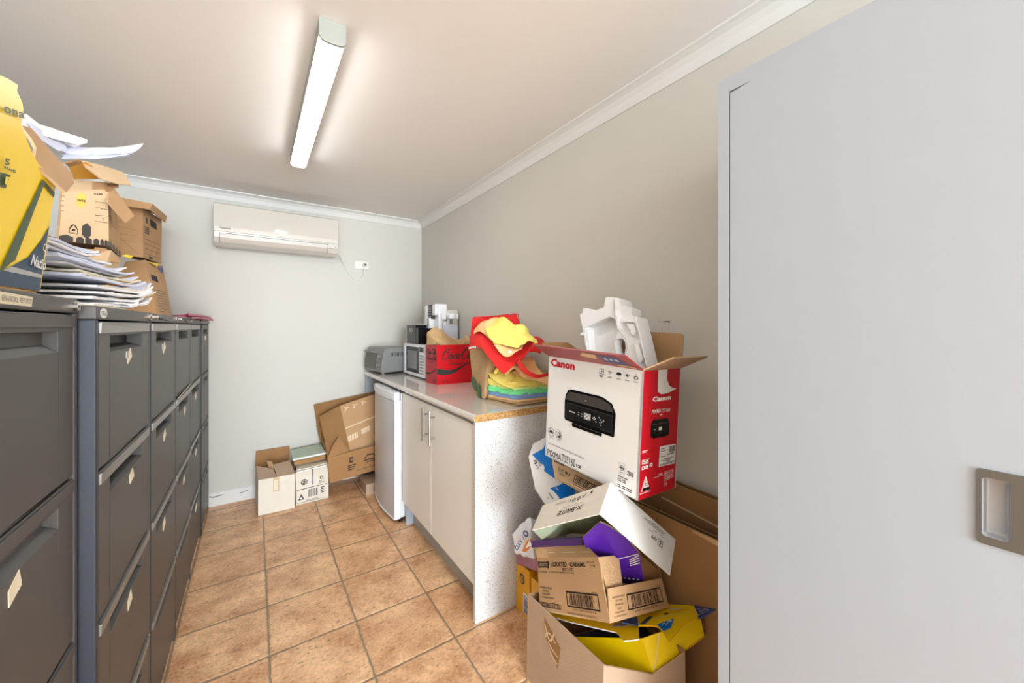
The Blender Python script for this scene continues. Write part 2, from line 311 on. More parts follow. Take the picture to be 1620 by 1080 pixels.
class Face:
    """a printed face: bilinear frame p00,p10,p11,p01 (ccw from outside); s right, t up"""
    def __init__(s, p00, p10, p11, p01, lift=0.0007):
        s.p = [V(q) for q in (p00, p10, p11, p01)]; n = (s.p[1] - s.p[0]).cross(s.p[3] - s.p[0]); s.n = n.normalized(); s.lift = lift; s.mb = MB(); s.mb.flat = True
        s.asp = ((s.p[1] - s.p[0]).length + (s.p[2] - s.p[3]).length) / ((s.p[3] - s.p[0]).length + (s.p[2] - s.p[1]).length)
    def at(s, a, b, k=1): return s.p[0] * (1 - a) * (1 - b) + s.p[1] * a * (1 - b) + s.p[2] * a * b + s.p[3] * (1 - a) * b + s.n * s.lift * k
    def poly(s, pts, m, k=1): s.mb.add([s.at(a, b, k) for a, b in pts], [list(range(len(pts)))], m)
    def rect(s, a0, b0, a1, b1, m, k=1): s.poly([(a0, b0), (a1, b0), (a1, b1), (a0, b1)], m, k)
    def frame(s, a0, b0, a1, b1, w, m, k=1):
        h = w * s.asp
        s.rect(a0, b0, a1, b0 + h, m, k); s.rect(a0, b1 - h, a1, b1, m, k); s.rect(a0, b0, a0 + w, b1, m, k); s.rect(a1 - w, b0, a1, b1, m, k)
    def text(s, t, a0, b0, a1, b1, m, bold=0.0, shear=0.0, k=1.5, turn=0):
        vs, fs, _ = text_geo(t, bold, shear); out = []
        for x, y in vs:
            if turn == 180: x, y = 1 - x, 1 - y
            if turn == 90: x, y = 1 - y, x
            if turn == -90: x, y = y, 1 - x
            out.append(s.at(a0 + (a1 - a0) * x, b0 + (b1 - b0) * y, k))
        s.mb.add(out, fs, m)
    def disc(s, a, b, r, m, k=1, n=20, r0=None, sq=1.0):
        h = r * s.asp * sq; P = [(a + r * math.cos(2 * math.pi * i / n), b + h * math.sin(2 * math.pi * i / n)) for i in range(n)]
        if r0 is None: s.poly(P, m, k)
        else:
            q = [(a + r0 * math.cos(2 * math.pi * i / n), b + r0 * s.asp * sq * math.sin(2 * math.pi * i / n)) for i in range(n)]
            for i in range(n): s.poly([P[i], P[(i + 1) % n], q[(i + 1) % n], q[i]], m, k)
    def bars(s, a0, b0, a1, b1, m, n=26, seed=1, k=1, tilt=0):
        r = random.Random(seed); x = 0
        while x < 1:
            w_ = r.choice((0.4, 0.7, 1.1)) / n
            if x + w_ > 1: break
            if tilt: s.rect(a0, b0 + (b1 - b0) * x, a1, b0 + (b1 - b0) * (x + w_), m, k)
            else: s.rect(a0 + (a1 - a0) * x, b0, a0 + (a1 - a0) * (x + w_), b1, m, k)
            x += w_ + r.choice((0.4, 0.6, 1.0)) / n
    def stroke(s, pts, w, m, k=1.5, cyc=False):
        P = crom([V((x, y * 1.0, 0)) for x, y in pts], 8, cyc); n = len(P); L = []
        for i in range(n):
            d = (P[(i + 1) % n] - P[i - 1]) if cyc else (P[min(i + 1, n - 1)] - P[max(i - 1, 0)]); d = V((d.x, d.y / s.asp, 0))
            q = V((-d.y, d.x, 0)).normalized(); ww = w * (1.0 if cyc else (0.45 + 0.55 * math.sin(math.pi * i / (n - 1)))) * (0.55 + 0.45 * abs(q.x))
            L.append(((P[i].x + q.x * ww, P[i].y + q.y * ww * s.asp), (P[i].x - q.x * ww, P[i].y - q.y * ww * s.asp)))
        for i in range(n if cyc else n - 1):
            j = (i + 1) % n; s.poly([L[i][0], L[j][0], L[j][1], L[i][1]], m, k)
    def lines(s, a0, b0, a1, b1, n, m, fill=0.45, seed=3, k=1):
        r = random.Random(seed); dh = (b1 - b0) / n
        for i in range(n):
            x = a0; y = b0 + dh * i
            while x < a1 - 0.002:
                w_ = (a1 - a0) * r.uniform(0.08, 0.22); e = min(a1, x + w_); s.rect(x, y, e, y + dh * fill, m, k); x = e + (a1 - a0) * 0.03
    def done(s, parent, name='printing'):
        return obj(name, s.mb, parent)
def crom(P, n, cyc=False):
    out = []; L = len(P)
    for i in range(L if cyc else L - 1):
        if cyc: a, b, c, d = P[i - 1], P[i], P[(i + 1) % L], P[(i + 2) % L]
        else: a, b, c, d = P[max(i - 1, 0)], P[i], P[i + 1], P[min(i + 2, L - 1)]
        for k in range(n):
            t = k / n; out.append(0.5 * ((2 * b) + (c - a) * t + (2 * a - 5 * b + 4 * c - d) * t * t + (3 * b - a - 3 * c + d) * t ** 3))
    if not cyc: out.append(P[-1].copy())
    return out
def drape(mb, rows, m, t=0.002, n=6, amp=0.004, fr=18, seed=0, m2=None, lin_rows=False):
    """smooth cloth / paper surface through rows of control points, with wrinkles and a thickness"""
    R = [crom([V(p) for p in r], n) for r in rows]; cols = [crom([R[i][j] for i in range(len(R))], n) for j in range(len(R[0]))]
    G = [[cols[j][i] for j in range(len(cols))] for i in range(len(cols[0]))]
    if amp:
        for r in G:
            for p in r:
                q = p * fr + V((seed * 3.1, seed * 1.7, seed)); p += noise.noise_vector(q) * amp + noise.noise_vector(q * 2.3) * amp * 0.4
    mb.grid(G, m, t, m2)
class Box8:
    """carton from 8 corners: 0-3 bottom ccw from above, 4-7 top"""
    def __init__(s, b, t): s.b = [V(p) for p in b]; s.t = [V(p) for p in t]
    @staticmethod
    def cuboid(c, ax, ay, az, D):
        c = V(c); a = V(ax) * D[0]; b = V(ay) * D[1]; z = V(az) * D[2]
        B = [c, c + a, c + a + b, c + b]; return Box8(B, [p + z for p in B])
    def side(s, i): j = (i + 1) % 4; return [s.b[i], s.b[j], s.t[j], s.t[i]]
    def bottom(s): return s.b[::-1]
    def top(s): return list(s.t)
    def shell(s, mb, sides, t, m, mi=None, me=None, bottom=True, top=False):
        for i in sides: mb.slab(s.side(i), t, m[i] if isinstance(m, (list, dict)) else m, mi, me)
        mm = m[4] if isinstance(m, (list, dict)) and len(m) > 4 else (m[0] if isinstance(m, (list, dict)) else m)
        if bottom: mb.slab(s.bottom(), t, mm, mi, me)
        if top: mb.slab(s.top(), t, mm, mi, me)

# ================================================================== THE ROOM
XL, XR, YB, YF, ZC, CV = -1.15, 1.302, 3.46, -4.5, 2.25, 0.055
b = MB(); b.box(XL - .1, XR + .1, YF - .1, YB + .1, -0.06, 0, M['tile']); struct('floor', b)
b = MB(); b.box(XL - .1, XR + .1, YF - .1, YB + .1, ZC, ZC + .06, M['ceil']); struct('ceiling', b)
b = MB(); b.box(XL - .1, XR + .1, YB, YB + .1, 0, ZC, M['wall']); wb = struct('wall_back', b)
b = MB(); b.box(XR, XR + .1, YF, YB, 0, ZC, M['wall']); wr = struct('wall_right', b)
b = MB(); b.box(XL - .1, XL, YF, YB, 0, ZC, M['wall']); struct('wall_left', b)
b = MB(); b.box(XL - .1, -1.05, YF - .1, YF, 0, ZC, M['wall']); b.box(1.15, XR + .1, YF - .1, YF, 0, ZC, M['wall']); b.box(-1.05, 1.15, YF - .1, YF, 2.1, ZC, M['wall']); struct('wall_front', b)
# cove cornice with mitred corners
prof = [(0.0, 0.0), (0.0, -0.062), (0.006, -0.062), (0.010, -0.054), (0.020, -0.033), (0.034, -0.017), (0.048, -0.010), (0.060, -0.006), (0.060, 0.0)]
def cornice(name, fn, A, B):
    m = MB(); vs = []
    for e, sgn in ((A, 1), (B, -1)):
        for a, z in prof: vs.append(fn(e, sgn, a, ZC + z))
    k = len(prof); m.add(vs, [(i, i + 1, i + 1 + k, i + k) for i in range(k - 1)] + [list(range(k)), list(range(k, 2 * k))[::-1]], M['trim']); struct(name, m)
cornice('trim_1', lambda e, s, a, z: (e + s * a, YB - a, z), XL, XR)
cornice('trim_2', lambda e, s, a, z: (XR - a, e + s * a, z), YF, YB)
cornice('trim_3', lambda e, s, a, z: (XL + a, e + s * a, z), YF, YB)
b = MB(); b.box(XL, 0.79, YB - .012, YB, 0, 0.092, M['trim']); b.box(XL, 0.79, YB - .009, YB, 0.092, 0.095, M['trim']); bb = struct('baseboard_back', b)
m = MB()   # split line along the top of the skirting
pts = [at(u, v, Y=YB - .0125) for u, v in ((331, 786.5), (338, 787), (348, 784), (353, 782.5))]
for p, q in zip(pts, pts[1:]): m.add([p, q, q + V((0, 0, .004)), p + V((0, 0, .006))], [(0, 1, 2, 3)], M['darkcut'])
pts = [at(u, v, Y=YB - .0125) for u, v in ((380, 780), (386, 777.5), (392, 775.5))]
for p, q in zip(pts, pts[1:]): m.add([p, q, q + V((0, 0, .003)), p + V((0, 0, .005))], [(0, 1, 2, 3)], M['darkcut'])
obj('crack', m, bb)
m = MB()   # scuffs on the right wall above the printer carton
def scuff(u0, v0, u1, v1, w_, mt):
    a = at(u0, v0, X=XR - .0008); c = at(u1, v1, X=XR - .0008); d = (c - a).normalized(); n_ = V((0, -d.z, d.y)) * w_; m.add([a - n_, c - n_ * .4, c + n_ * .4, a + n_], [(0, 1, 2, 3)], mt)
scuff(1060, 508.4, 1049, 508.6, .0022, M['darkcut']); scuff(1059, 508.5, 1058, 522, .0018, M['greyink']); scuff(1045, 508.6, 1041, 508.6, .0015, M['greyink']); scuff(1050, 510, 1051.5, 511.5, .0015, M['greyink']); scuff(1047, 521, 1047.6, 522.5, .002, M['greyink']); scuff(1018, 509, 1026, 508.8, .001, M['ltgrey'])
obj('scuff_marks', m, wr)

# ------------------------------------------------------------------ ceiling batten light
def batten(y0, y1, label):
    t = thing('batten_light', label, 'light', (0.2075, (y0 + y1) / 2, ZC))
    b = MB(); b.prism([(.1685, ZC), (.2465, ZC), (.2465, ZC - .050), (.245, ZC - .050), (.245, ZC - .004), (.170, ZC - .004), (.170, ZC - .050), (.1685, ZC - .050)], 'y', y0 + .010, y1 - .008, M['battenw']); obj('mounting_base', b, t)
    def bp(w_, d, z0=.026): return [(.2075 - w_, ZC - z0), (.2075 - w_, ZC - d * .8), (.2075 - w_ * .8, ZC - d * .95), (.2075 - w_ * .4, ZC - d), (.2075 + w_ * .4, ZC - d), (.2075 + w_ * .8, ZC - d * .95), (.2075 + w_, ZC - d * .8), (.2075 + w_, ZC - z0)]
    b = MB(); b.prism(bp(.037, .068), 'y', y0 + .012, y1 - .010, M['diff']); obj('diffuser', b, t)
    b = MB(); b.prism(bp(.040, .072, 0), 'y', y0, y0 + .012, M['battenw']); obj('end_cap', b, t, .002)
    b = MB(); b.prism(bp(.040, .072, 0), 'y', y1 - .010, y1, M['battenw']); obj('end_cap', b, t, .002)
batten(1.33, 2.49, 'long white LED batten glowing along the ceiling')
batten(-2.0, -.71, 'unseen extra LED batten added behind the viewer as fill light')  # unseen extra lamp, added to brighten the cupboard and printer carton

# ------------------------------------------------------------------ air conditioner
t = thing('air_conditioner', 'white split-system air conditioner high on the back wall', 'air conditioner', (0.155, YB, 1.83)); AC = t
x0, x1, zt, zb = -.229, .545, 2.118, 1.832
pr = [(YB, zt), (YB - .195, zt), (YB - .208, zt - .02), (YB - .212, zb + .10), (YB - .205, zb + .055), (YB - .185, zb + .018), (YB - .15, zb), (YB, zb + .012)]
b = MB(); b.prism(pr, 'x', x0, x1, M['acp']); obj('casing', b, t, .006, seg=3)
b = MB(); b.prism([(YB - .209, zt - .006), (YB - .218, zt - .012), (YB - .223, zb + .12), (YB - .221, zb + .088), (YB - .21, zb + .088)], 'x', x0 + .001, x1 - .001, M['acf']); obj('front_panel', b, t, .003)
b = MB(); b.prism([(YB - .210, zb + .078), (YB - .2165, zb + .076), (YB - .2120, zb + .05), (YB - .196, zb + .020), (YB - .188, zb + .022)], 'x', x0 + .035, x1 - .075, M['acv']); obj('louvre', b, t, .002)
b = MB(); b.prism([(YB - .209, zb + .083), (YB - .2155, zb + .081), (YB - .2115, zb + .05), (YB - .195, zb + .016), (YB - .187, zb + .018)], 'x', x0 + .033, x0 + .035, M['greyink'])
b.prism([(YB - .209, zb + .083), (YB - .2155, zb + .081), (YB - .2115, zb + .05), (YB - .195, zb + .016), (YB - .187, zb + .018)], 'x', x1 - .075, x1 - .073, M['greyink']); b.box(x0 + .033, x1 - .073, YB - .2158, YB - .20, zb + .079, zb + .081, M['greyink']); obj('louvre_gap', b, t)
fc = Face((x0, YB - .2235, zb + .10), (x1, YB - .2235, zb + .10), (x1, YB - .2185, zt), (x0, YB - .2185, zt), .0012)
fc.text('Panasonic', .047, .03, .125, .10, M['dgrey'], bold=.02); fc.done(t, 'logo')
b = MB(); b.box(x1 - .052, x1 - .047, YB - .2115, YB - .2, zb + .05, zb + .055, M['dgrey']); obj('indicator', b, t)
b = MB(); b.box(x1 - .024, x1 - .016, YB - .2115, YB - .2, zb + .062, zb + .066, M['greyink']); obj('indicator', b, t)
# outlet, plug and cord
t = thing('power_outlet', 'white single power outlet on the back wall beside the air conditioner', 'power outlet', (.766, YB, 1.80))
b = MB(); b.box(.709, .822, YB - .009, YB, 1.770, 1.838, M['plate']); obj('wall_plate', b, t, .003)
b = MB(); b.box(.742, .753, YB - .014, YB - .009, 1.796, 1.814, M['plate']); obj('switch', b, t, .002)
b = MB(); b.cyl((.785, YB - .045, 1.805), (.785, YB - .009, 1.805), .017, M['plate']); b.cyl((.785, YB - .046, 1.805), (.785, YB - .045, 1.805), .010, M['greyink'])
P = [at(u, v, Y=YB - yy) for u, v, yy in ((534, 403, .15), (540, 410, .06), (547, 424, .01), (556, 437, .01), (564, 442.5, .012), (571, 440, .012), (575, 433, .02), (576, 424, .035))]
b.tube(crom(P, 6), .0032, M['plate'], 6); obj('power_cord', b, AC, smooth=True)
b = MB(); P = [at(u, v, Y=YB - .004) for u, v in ((556, 437), (563, 444), (569, 449))]; b.tube(crom(P, 4), .0022, M['plate'], 6); obj('cord_tail', b, AC)

# ------------------------------------------------------------------ tall cupboard on the right
t = thing('storage_cupboard', 'tall white storage cupboard with recessed metal door pull at right', 'cupboard', (1.08, 0, 0))
CX, CY0, CY1, CZ = .87, -.46, .461, 1.831
b = MB()
b.box(CX, XR - .004, CY1 - .024, CY1, 0, CZ, M['whitelam']); b.box(CX, XR - .004, CY0, CY0 + .024, 0, CZ, M['whitelam']); b.box(CX, XR - .004, CY0 + .024, CY1 - .024, CZ - .033, CZ, M['whitelam'])
b.box(CX + .02, XR - .004, CY0 + .024, CY1 - .024, 0, .06, M['whitelam']); b.box(XR - .016, XR - .004, CY0 + .024, CY1 - .024, .06, CZ - .033, M['whitelam']); obj('carcass', b, t)
def cdoor(y0, y1, py0, py1, sag):
    # door slab with a hole for the cup pull; its top corner droops slightly below the rail
    hz0, hz1 = .980, 1.064; b = MB(); zt_ = CZ - .033; yk = .39; W = M['whitelam']
    b.box(CX, CX + .018, y0, py0, .005, zt_, W); b.box(CX, CX + .018, py0, py1, .005, hz0, W); b.box(CX, CX + .018, py0, py1, hz1, zt_, W); b.box(CX, CX + .018, py1, yk, .005, zt_, W)
    b.hexa([(CX, yk, .005), (CX + .018, yk, .005), (CX + .018, y1, .005), (CX, y1, .005), (CX, yk, zt_), (CX + .018, yk, zt_), (CX + .018, y1, zt_ - sag), (CX, y1, zt_ - sag)], W)
    return obj('door', b, t)
d1 = cdoor(.001, CY1 - .0265, .057, .082, .005); 
b = MB(); b.box(CX, CX + .018, CY0 + .026, -.002, .005, CZ - .036, M['whitelam']); obj('door', b, t)
# cup pull: plate with rounded opening, recessed cup behind
b = MB(); ya, yb_, za, zb_ = .0145, .0868, .969, 1.0755; oy0, oy1, oz0, oz1 = .0565, .0822, .9795, 1.0645
def rr(y0, y1, z0, z1, r, n=5):
    out = []
    for cy, cz, a0 in ((y1 - r, z1 - r, 0), (y0 + r, z1 - r, 90), (y0 + r, z0 + r, 180), (y1 - r, z0 + r, 270)):
        for i in range(n + 1): a = math.radians(a0 + 90 * i / n); out.append((cy + r * math.cos(a), cz + r * math.sin(a)))
    return out
oo = rr(ya, yb_, za, zb_, .004); ii = rr(oy0, oy1, oz0, oz1, .005); n = len(oo)
vs = [(CX - .003, y, z) for y, z in oo] + [(CX - .003, y, z) for y, z in ii] + [(CX, y, z) for y, z in oo] + [(CX + .0, y, z) for y, z in ii]
fs = [(i, (i + 1) % n, n + (i + 1) % n, n + i) for i in range(n)] + [(i, 2 * n + i, 2 * n + (i + 1) % n, (i + 1) % n) for i in range(n)] + [(n + i, n + (i + 1) % n, 3 * n + (i + 1) % n, 3 * n + i) for i in range(n)]
b.add(vs, fs, M['bronze']); hp = obj('pull_plate', b, d1)
b = MB(); vs = [(CX - .0005, y, z) for y, z in ii] + [(CX + .012, .0694 + (y - .0694) * .86, 1.022 + (z - 1.022) * .95) for y, z in ii] + [(CX + .0135, .0694 + (y - .0694) * .6, 1.022 + (z - 1.022) * .85) for y, z in ii]
b.add(vs, [(i, (i + 1) % n, n + (i + 1) % n, n + i) for i in range(n)] + [(n + i, n + (i + 1) % n, 2 * n + (i + 1) % n, 2 * n + i) for i in range(n)] + [[2 * n + i for i in range(n)]], M['rec']); obj('pull_cup', b, d1, smooth=True)

# ------------------------------------------------------------------ filing cabinets
def cabinet(X, Y0, Y1, Z, label, rail, key=None, badge=None, tags=(), sticker=False, lip=False, left='cabside'):
    w_ = Y1 - Y0; t = thing('filing_cabinet', label, 'filing cabinet', (X - .31, (Y0 + Y1) / 2, 0), 'row of grey filing cabinets')
    b = MB(); G = M['cab']
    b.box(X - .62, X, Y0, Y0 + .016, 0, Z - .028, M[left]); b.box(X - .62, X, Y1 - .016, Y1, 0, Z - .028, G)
    b.box(X - .62, X + .001, Y0 - .0005, Y1 + .0005, Z - .028, Z, G); b.box(X - .62, X - .60, Y0 + .016, Y1 - .016, 0, Z - .028, G)
    b.box(X - .60, X - .012, Y0 + .016, Y1 - .016, 0, .030, G)
    for i in range(1, 4): zz = Z - .031 - .3155 * i; b.box(X - .60, X - .022, Y0 + .016, Y1 - .016, zz - .004, zz + .004, M['cabdark'])
    obj('body', b, t, .003)
    for i in range(4):
        top = Z - .031 - .3155 * i; bot = top - .309; y0, y1 = Y0 + .019, Y1 - .019; x = X - .001
        ry0, ry1, rz1, rz0 = y0 + (y1 - y0) * .17, y0 + (y1 - y0) * .84, top - .032, top - .068
        b = MB(); q = top - .001
        b.box(x - .02, x, y0, ry0, bot, q, G); b.box(x - .02, x, ry1, y1, bot, q, G); b.box(x - .02, x, ry0, ry1, bot, rz0, G); b.box(x - .02, x, ry0, ry1, rz1, q, G)
        b.box(x - .45, x - .02, y0 + .01, y0 + .013, bot + .02, bot + .2, M['cabdark']); b.box(x - .45, x - .02, y1 - .013, y1 - .01, bot + .02, bot + .2, M['cabdark'])
        d = obj('drawer', b, t, .002)
        dp = .030 if rail else .016
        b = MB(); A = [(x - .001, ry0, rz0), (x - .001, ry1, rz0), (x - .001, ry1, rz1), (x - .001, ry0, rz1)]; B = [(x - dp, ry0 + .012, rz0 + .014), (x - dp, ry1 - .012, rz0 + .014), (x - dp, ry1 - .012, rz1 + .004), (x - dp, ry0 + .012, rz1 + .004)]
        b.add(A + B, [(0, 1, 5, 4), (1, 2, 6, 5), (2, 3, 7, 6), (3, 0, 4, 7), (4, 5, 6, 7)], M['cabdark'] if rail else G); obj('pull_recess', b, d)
        b = MB()
        if rail: b.box(x - .004, x + .004, y0 + .001, y1 - .001, top - .026, top - .003, M['rail']); b.box(x + .004, x + .0055, y0 + .001, y1 - .001, top - .006, top - .003, M['rail'])
        else: b.box(x - .004, x + .003, y0 + .001, y1 - .001, top - .024, top - .004, G)
        obj('top_rail', b, d, .001)
        if i in tags:
            r = random.Random(int(Y0 * 100) + i * 7); yc = (ry0 + ry1) / 2 + r.uniform(-.02, .03); zc = rz0 - .008; tl = r.uniform(.002, .009)
            b = MB(); s_ = .8
            b.slab([(x + .002, yc - .019 * s_, zc - .024 - tl), (x + .004, yc + .019 * s_, zc - .020 + tl), (x + .001, yc + .021 * s_, zc + .002 + tl), (x + .0012, yc - .017 * s_, zc - .002 - tl)][::1], .0012, M['tag']); obj('paper_tag', b, d)
            if i == 0: b = MB(); b.box(x, x + .002, yc - .028 * s_, yc - .012 * s_, zc - .016, zc + .002, M['rail']); obj('card_clip', b, d)
    if sticker:
        fc = Face((X + .0012, .822, Z - .022), (X + .0012, .914, Z - .0225), (X + .0012, .918, Z - .007), (X + .0012, .822, Z - .005))
        fc.rect(0, 0, 1, 1, M['tag'])
        fc.text('FINANCIAL  REPORTS', .05, .25, .95, .75, M['greyink'], k=2, shear=.2); fc.done(t, 'label_sticker')
    if badge:
        b = MB(); ya = Y0 + .045; pts = [(X + .0012, ya + .024 * math.cos(a), Z - .0145 + .0105 * math.sin(a)) for a in [i * math.pi / 12 for i in range(24)]]; b.slab(pts, .002, M['white']); bd = obj('maker_badge', b, t)
        fc = Face((X + .0013, ya - .018, Z - .019), (X + .0013, ya + .018, Z - .019), (X + .0013, ya + .018, Z - .010), (X + .0013, ya - .018, Z - .010)); fc.text(badge, 0, 0, 1, 1, M['greyink'], bold=.01); fc.done(bd, 'lettering')
    ly = Y1 - .022; b = MB(); b.cyl((X - .002, ly, Z - .0145), (X + .008, ly, Z - .0145), .0095, M['chrome']); b.cyl((X + .008, ly, Z - .0145), (X + .0085, ly, Z - .0145), .0022, M['black']); lk = obj('lock', b, t, .001)
    return t
cabinet(-.290, .652, 1.108, 1.333, 'nearest grey filing cabinet, at left edge, under the big yellow carton', False, sticker=True, tags=(1,))
cabinet(-.268, 1.122, 1.606, 1.322, 'second filing cabinet from the camera, with oval white maker badge', True, badge='STEELCO', tags=(0, 1, 2, 3))
cabinet(-.269, 1.622, 2.082, 1.322, 'third filing cabinet from the camera, silver drawer rails, no badge', True, tags=(0, 1, 2))
cabinet(-.270, 2.090, 2.540, 1.322, 'fourth filing cabinet from the camera, cream paper caught above second drawer', True, tags=(1, 2))
cabinet(-.274, 2.546, 3.000, 1.322, 'fifth filing cabinet from the camera, second last before the back wall', True, tags=(1, 2, 3))
cabinet(-.268, 3.006, 3.440, 1.322, 'farthest plain grey filing cabinet, standing against the back wall', False, tags=(0,))
# keys hanging in locks
b = MB()
for (y, x) in ((1.590, -.268),): b.cyl((x + .008, y - .006, 1.3075), (x + .024, y - .006, 1.3075), .0055, M['chrome'], 12); b.tube([(x + .025, y, 1.304), (x + .032, y + .06, 1.300), (x + .03, y + .14, 1.297)], .0035, M['black'], 6)
tag(obj('cabinet_key', b, bevel=.002), 'key with black tab in the lock of the second filing cabinet', 'key')
b = MB(); b.cyl((-.260, 2.06, 1.3075), (-.246, 2.06, 1.3075), .0055, M['chrome'], 12); b.tube([(-.252, 2.06, 1.306), (-.25, 2.13, 1.312), (-.246, 2.20, 1.300)], .0035, M['black'], 6)
tag(obj('cabinet_key', b, bevel=.002), 'key with dark tab in the lock of the third filing cabinet', 'key')
b = MB(); x = -.2685; b.slab([(x, 2.13, .974), (x, 2.50, .984), (x + .006, 2.51, .994), (x + .008, 2.12, .982)], .002, M['cream']); tag(obj('cream_folder', b), 'cream paper edge poking out above second drawer of fourth cabinet', 'paper')

# ------------------------------------------------------------------ worktop, end panel, base cupboard, fridge
WX, WY0 = .775, 1.444
b = MB(); pr = [(WX + .012, .868), (XR - .001, .868), (XR - .001, .9), (WX + .012, .9), (WX + .004, .897), (WX, .888), (WX, .880), (WX + .004, .871)]
b.prism(pr, 'y', WY0 + .0008, YB - .001, M['bench']); wt = obj('worktop', b); tag(wt, 'long speckled worktop with raw chipboard end against the right wall', 'worktop')
b = MB(); b.prism([(WX + .011, .8685), (XR - .002, .8685), (XR - .002, .8995), (WX + .011, .8995), (WX + .005, .896), (WX + .001, .888), (WX + .001, .880), (WX + .005, .872)], 'y', WY0, WY0 + .0008, M['chip']); tag(obj('chipboard_edge', b, wt), 'raw chipboard end')
b = MB(); b.box(.788, XR - .001, 1.457, 1.474, 0, .868, M['endp']); tag(obj('end_panel', b, bevel=.001), 'grey speckled end panel carrying the near end of the worktop', 'panel')
b = MB(); b.box(.792, XR - .001, YB - .018, YB - .001, 0, .868, M['whitelam']); tag(obj('end_panel', b), 'narrow white end panel under the worktop at the back wall', 'panel')
t = thing('base_cupboard', 'cream two-door base cupboard under the worktop', 'cupboard', (1.05, 1.95, 0))
b = MB(); b.box(.813, XR - .02, 1.475, 2.452, .145, .862, M['whitelam']); b.box(.813, .86, 2.434, 2.452, 0, .15, M['whitelam']); obj('carcass', b, t)
b = MB(); b.box(.86, .875, 1.475, 2.434, 0, .145, M['kick']); obj('kickboard', b, t)
dz = (.150, .850)
for y0, y1, hy in ((1.477, 1.968, 1.995), (1.972, 2.452, 2.095)):
    b = MB(); b.box(.795, .812, y0, y1, *dz, M['doorlam']); d = obj('door', b, t, .0015)
    hy = y1 - .045 if y0 < 1.5 else y0 + .045
    b = MB(); hx = .795 - .030; b.cyl((hx, hy, .652), (hx, hy, .832), .006, M['steel'], 14)
    for z in (.686, .798): b.cyl((hx, hy, z), (.796, hy, z), .0045, M['steel'], 10)
    tag(obj('handle', b, d, smooth=False), 'brushed steel bar handle')
# fridge
t = thing('bar_fridge', 'small silver-white bar fridge under the worktop', 'fridge', (1.0, 2.72, 0))
b = MB(); b.box(.793, 1.26, 2.485, 2.985, .03, .842, M['fridgew']); obj('body', b, t, .006)
def fprof(bul, x0, x1, y0=2.482, y1=2.972, n=12):
    P = [(x1, y0)]
    for i in range(n + 1):
        s_ = i / n; P.append((x0 - bul * math.sin(math.pi * s_) , y0 + (y1 - y0) * s_))
    return P + [(x1, y1)]
b = MB(); b.prism(fprof(.020, .752, .788), 'z', .035, .795, M['fridge']); fd = obj('door', b, t, .006, seg=3)
b = MB(); b.prism(fprof(.023, .748, .788), 'z', .797, .852, M['fridgew']); obj('door_cap', b, fd, .007, seg=3)
b = MB(); b.box(.750, .790, 2.474, 2.484, .03, .80, M['fridgew']); obj('door_edge_trim', b, fd, .003)
b = MB(); b.prism(fprof(.022, .749, .788), 'z', .028, .037, M['fridgew']); obj('bottom_trim', b, fd, .002)
fc = Face((.7405, 2.865, .735), (.7395, 2.825, .735), (.7395, 2.825, .757), (.7405, 2.865, .757), .001); fc.rect(0, 0, 1, 1, M['greyink']); fc.rect(.25, .3, .75, .7, M['dgrey'], 2); fc.done(fd, 'badge')
for y in (2.51, 2.95):
    b = MB(); b.cyl((.80, y, 0), (.80, y, .032), .014, M['black'], 12); obj('foot', b, t)

# ================================================================== FLOOR BY THE BACK WALL
def carton(name, label, B, t, sides, m, mi, me, cat='box', group=None, bottom=True, top=False, base=None):
    zmin = min(p.z for p in B.b + B.t); c = sum(B.b, V((0, 0, 0))) / 4
    root = thing(name, label, cat, (c.x, c.y, zmin) if base is None else base, group)
    mb = MB(); B.shell(mb, sides, t, m, mi, me, bottom, top); obj('carton_body', mb, root)
    return root
def flap(root, poly, t=.004, m=None, mi=None, me=None, name='flap', label=None):
    mb = MB(); mb.slab(poly, t, m or M['kraft'], mi or M['kin'], me or M['kedge']); o = obj(name, mb, root)
    if label: o['label'] = label
    return o
def tri_logo(fc, a, b, w_, h_, m, k=1):
    fc.poly([(a - w_, b - h_), (a + w_, b - h_), (a, b + h_)], m, k)
    fc.poly([(a - w_ * .45, b - h_ * .7), (a + w_ * .45, b - h_ * .7), (a + w_ * .1, b - h_ * .1), (a - w_ * .2, b)], M['white'], k + 1)

# left white archive carton
B = Box8([(.021, 3.101, 0), (.238, 3.095, 0), (.238, 3.400, 0), (.006, 3.400, 0)], [(.021, 3.101, .243), (.238, 3.095, .243), (.238, 3.400, .243), (.006, 3.400, .245)])
t = carton('cardboard_box', 'small white cardboard box with open flaps at the back wall, leftmost on the floor', B, .004, (0, 1, 2, 3), M['wboard'], M['kin'], M['kedge'])
flap(t, [(.006, 3.404, .240), (.224, 3.404, .242), (.226, 3.436, .352), (.010, 3.436, .350)], m=M['kin'], mi=M['kraft'], label='raised brown back flap')
flap(t, [(.021, 3.101, .243), (.125, 3.098, .252), (.11, 3.19, .275), (.012, 3.24, .300)][::1], m=M['greyboard'], label='left flap folded over')
flap(t, [(.130, 3.098, .243), (.238, 3.095, .245), (.215, 3.24, .300), (.112, 3.22, .295)], m=M['greyboard'], label='right flap folded over')
flap(t, [(.085, 3.20, .290), (.120, 3.19, .275), (.105, 3.25, .310), (.072, 3.27, .318)], m=M['kraft'])
fc = Face(*B.side(0)); fc.rect(.40, .60, .56, .99, M['tape']); fc.rect(.42, .63, .53, .92, M['cream'], 2); fc.rect(.40, .165, .47, .175, M['greyink']); fc.done(t)
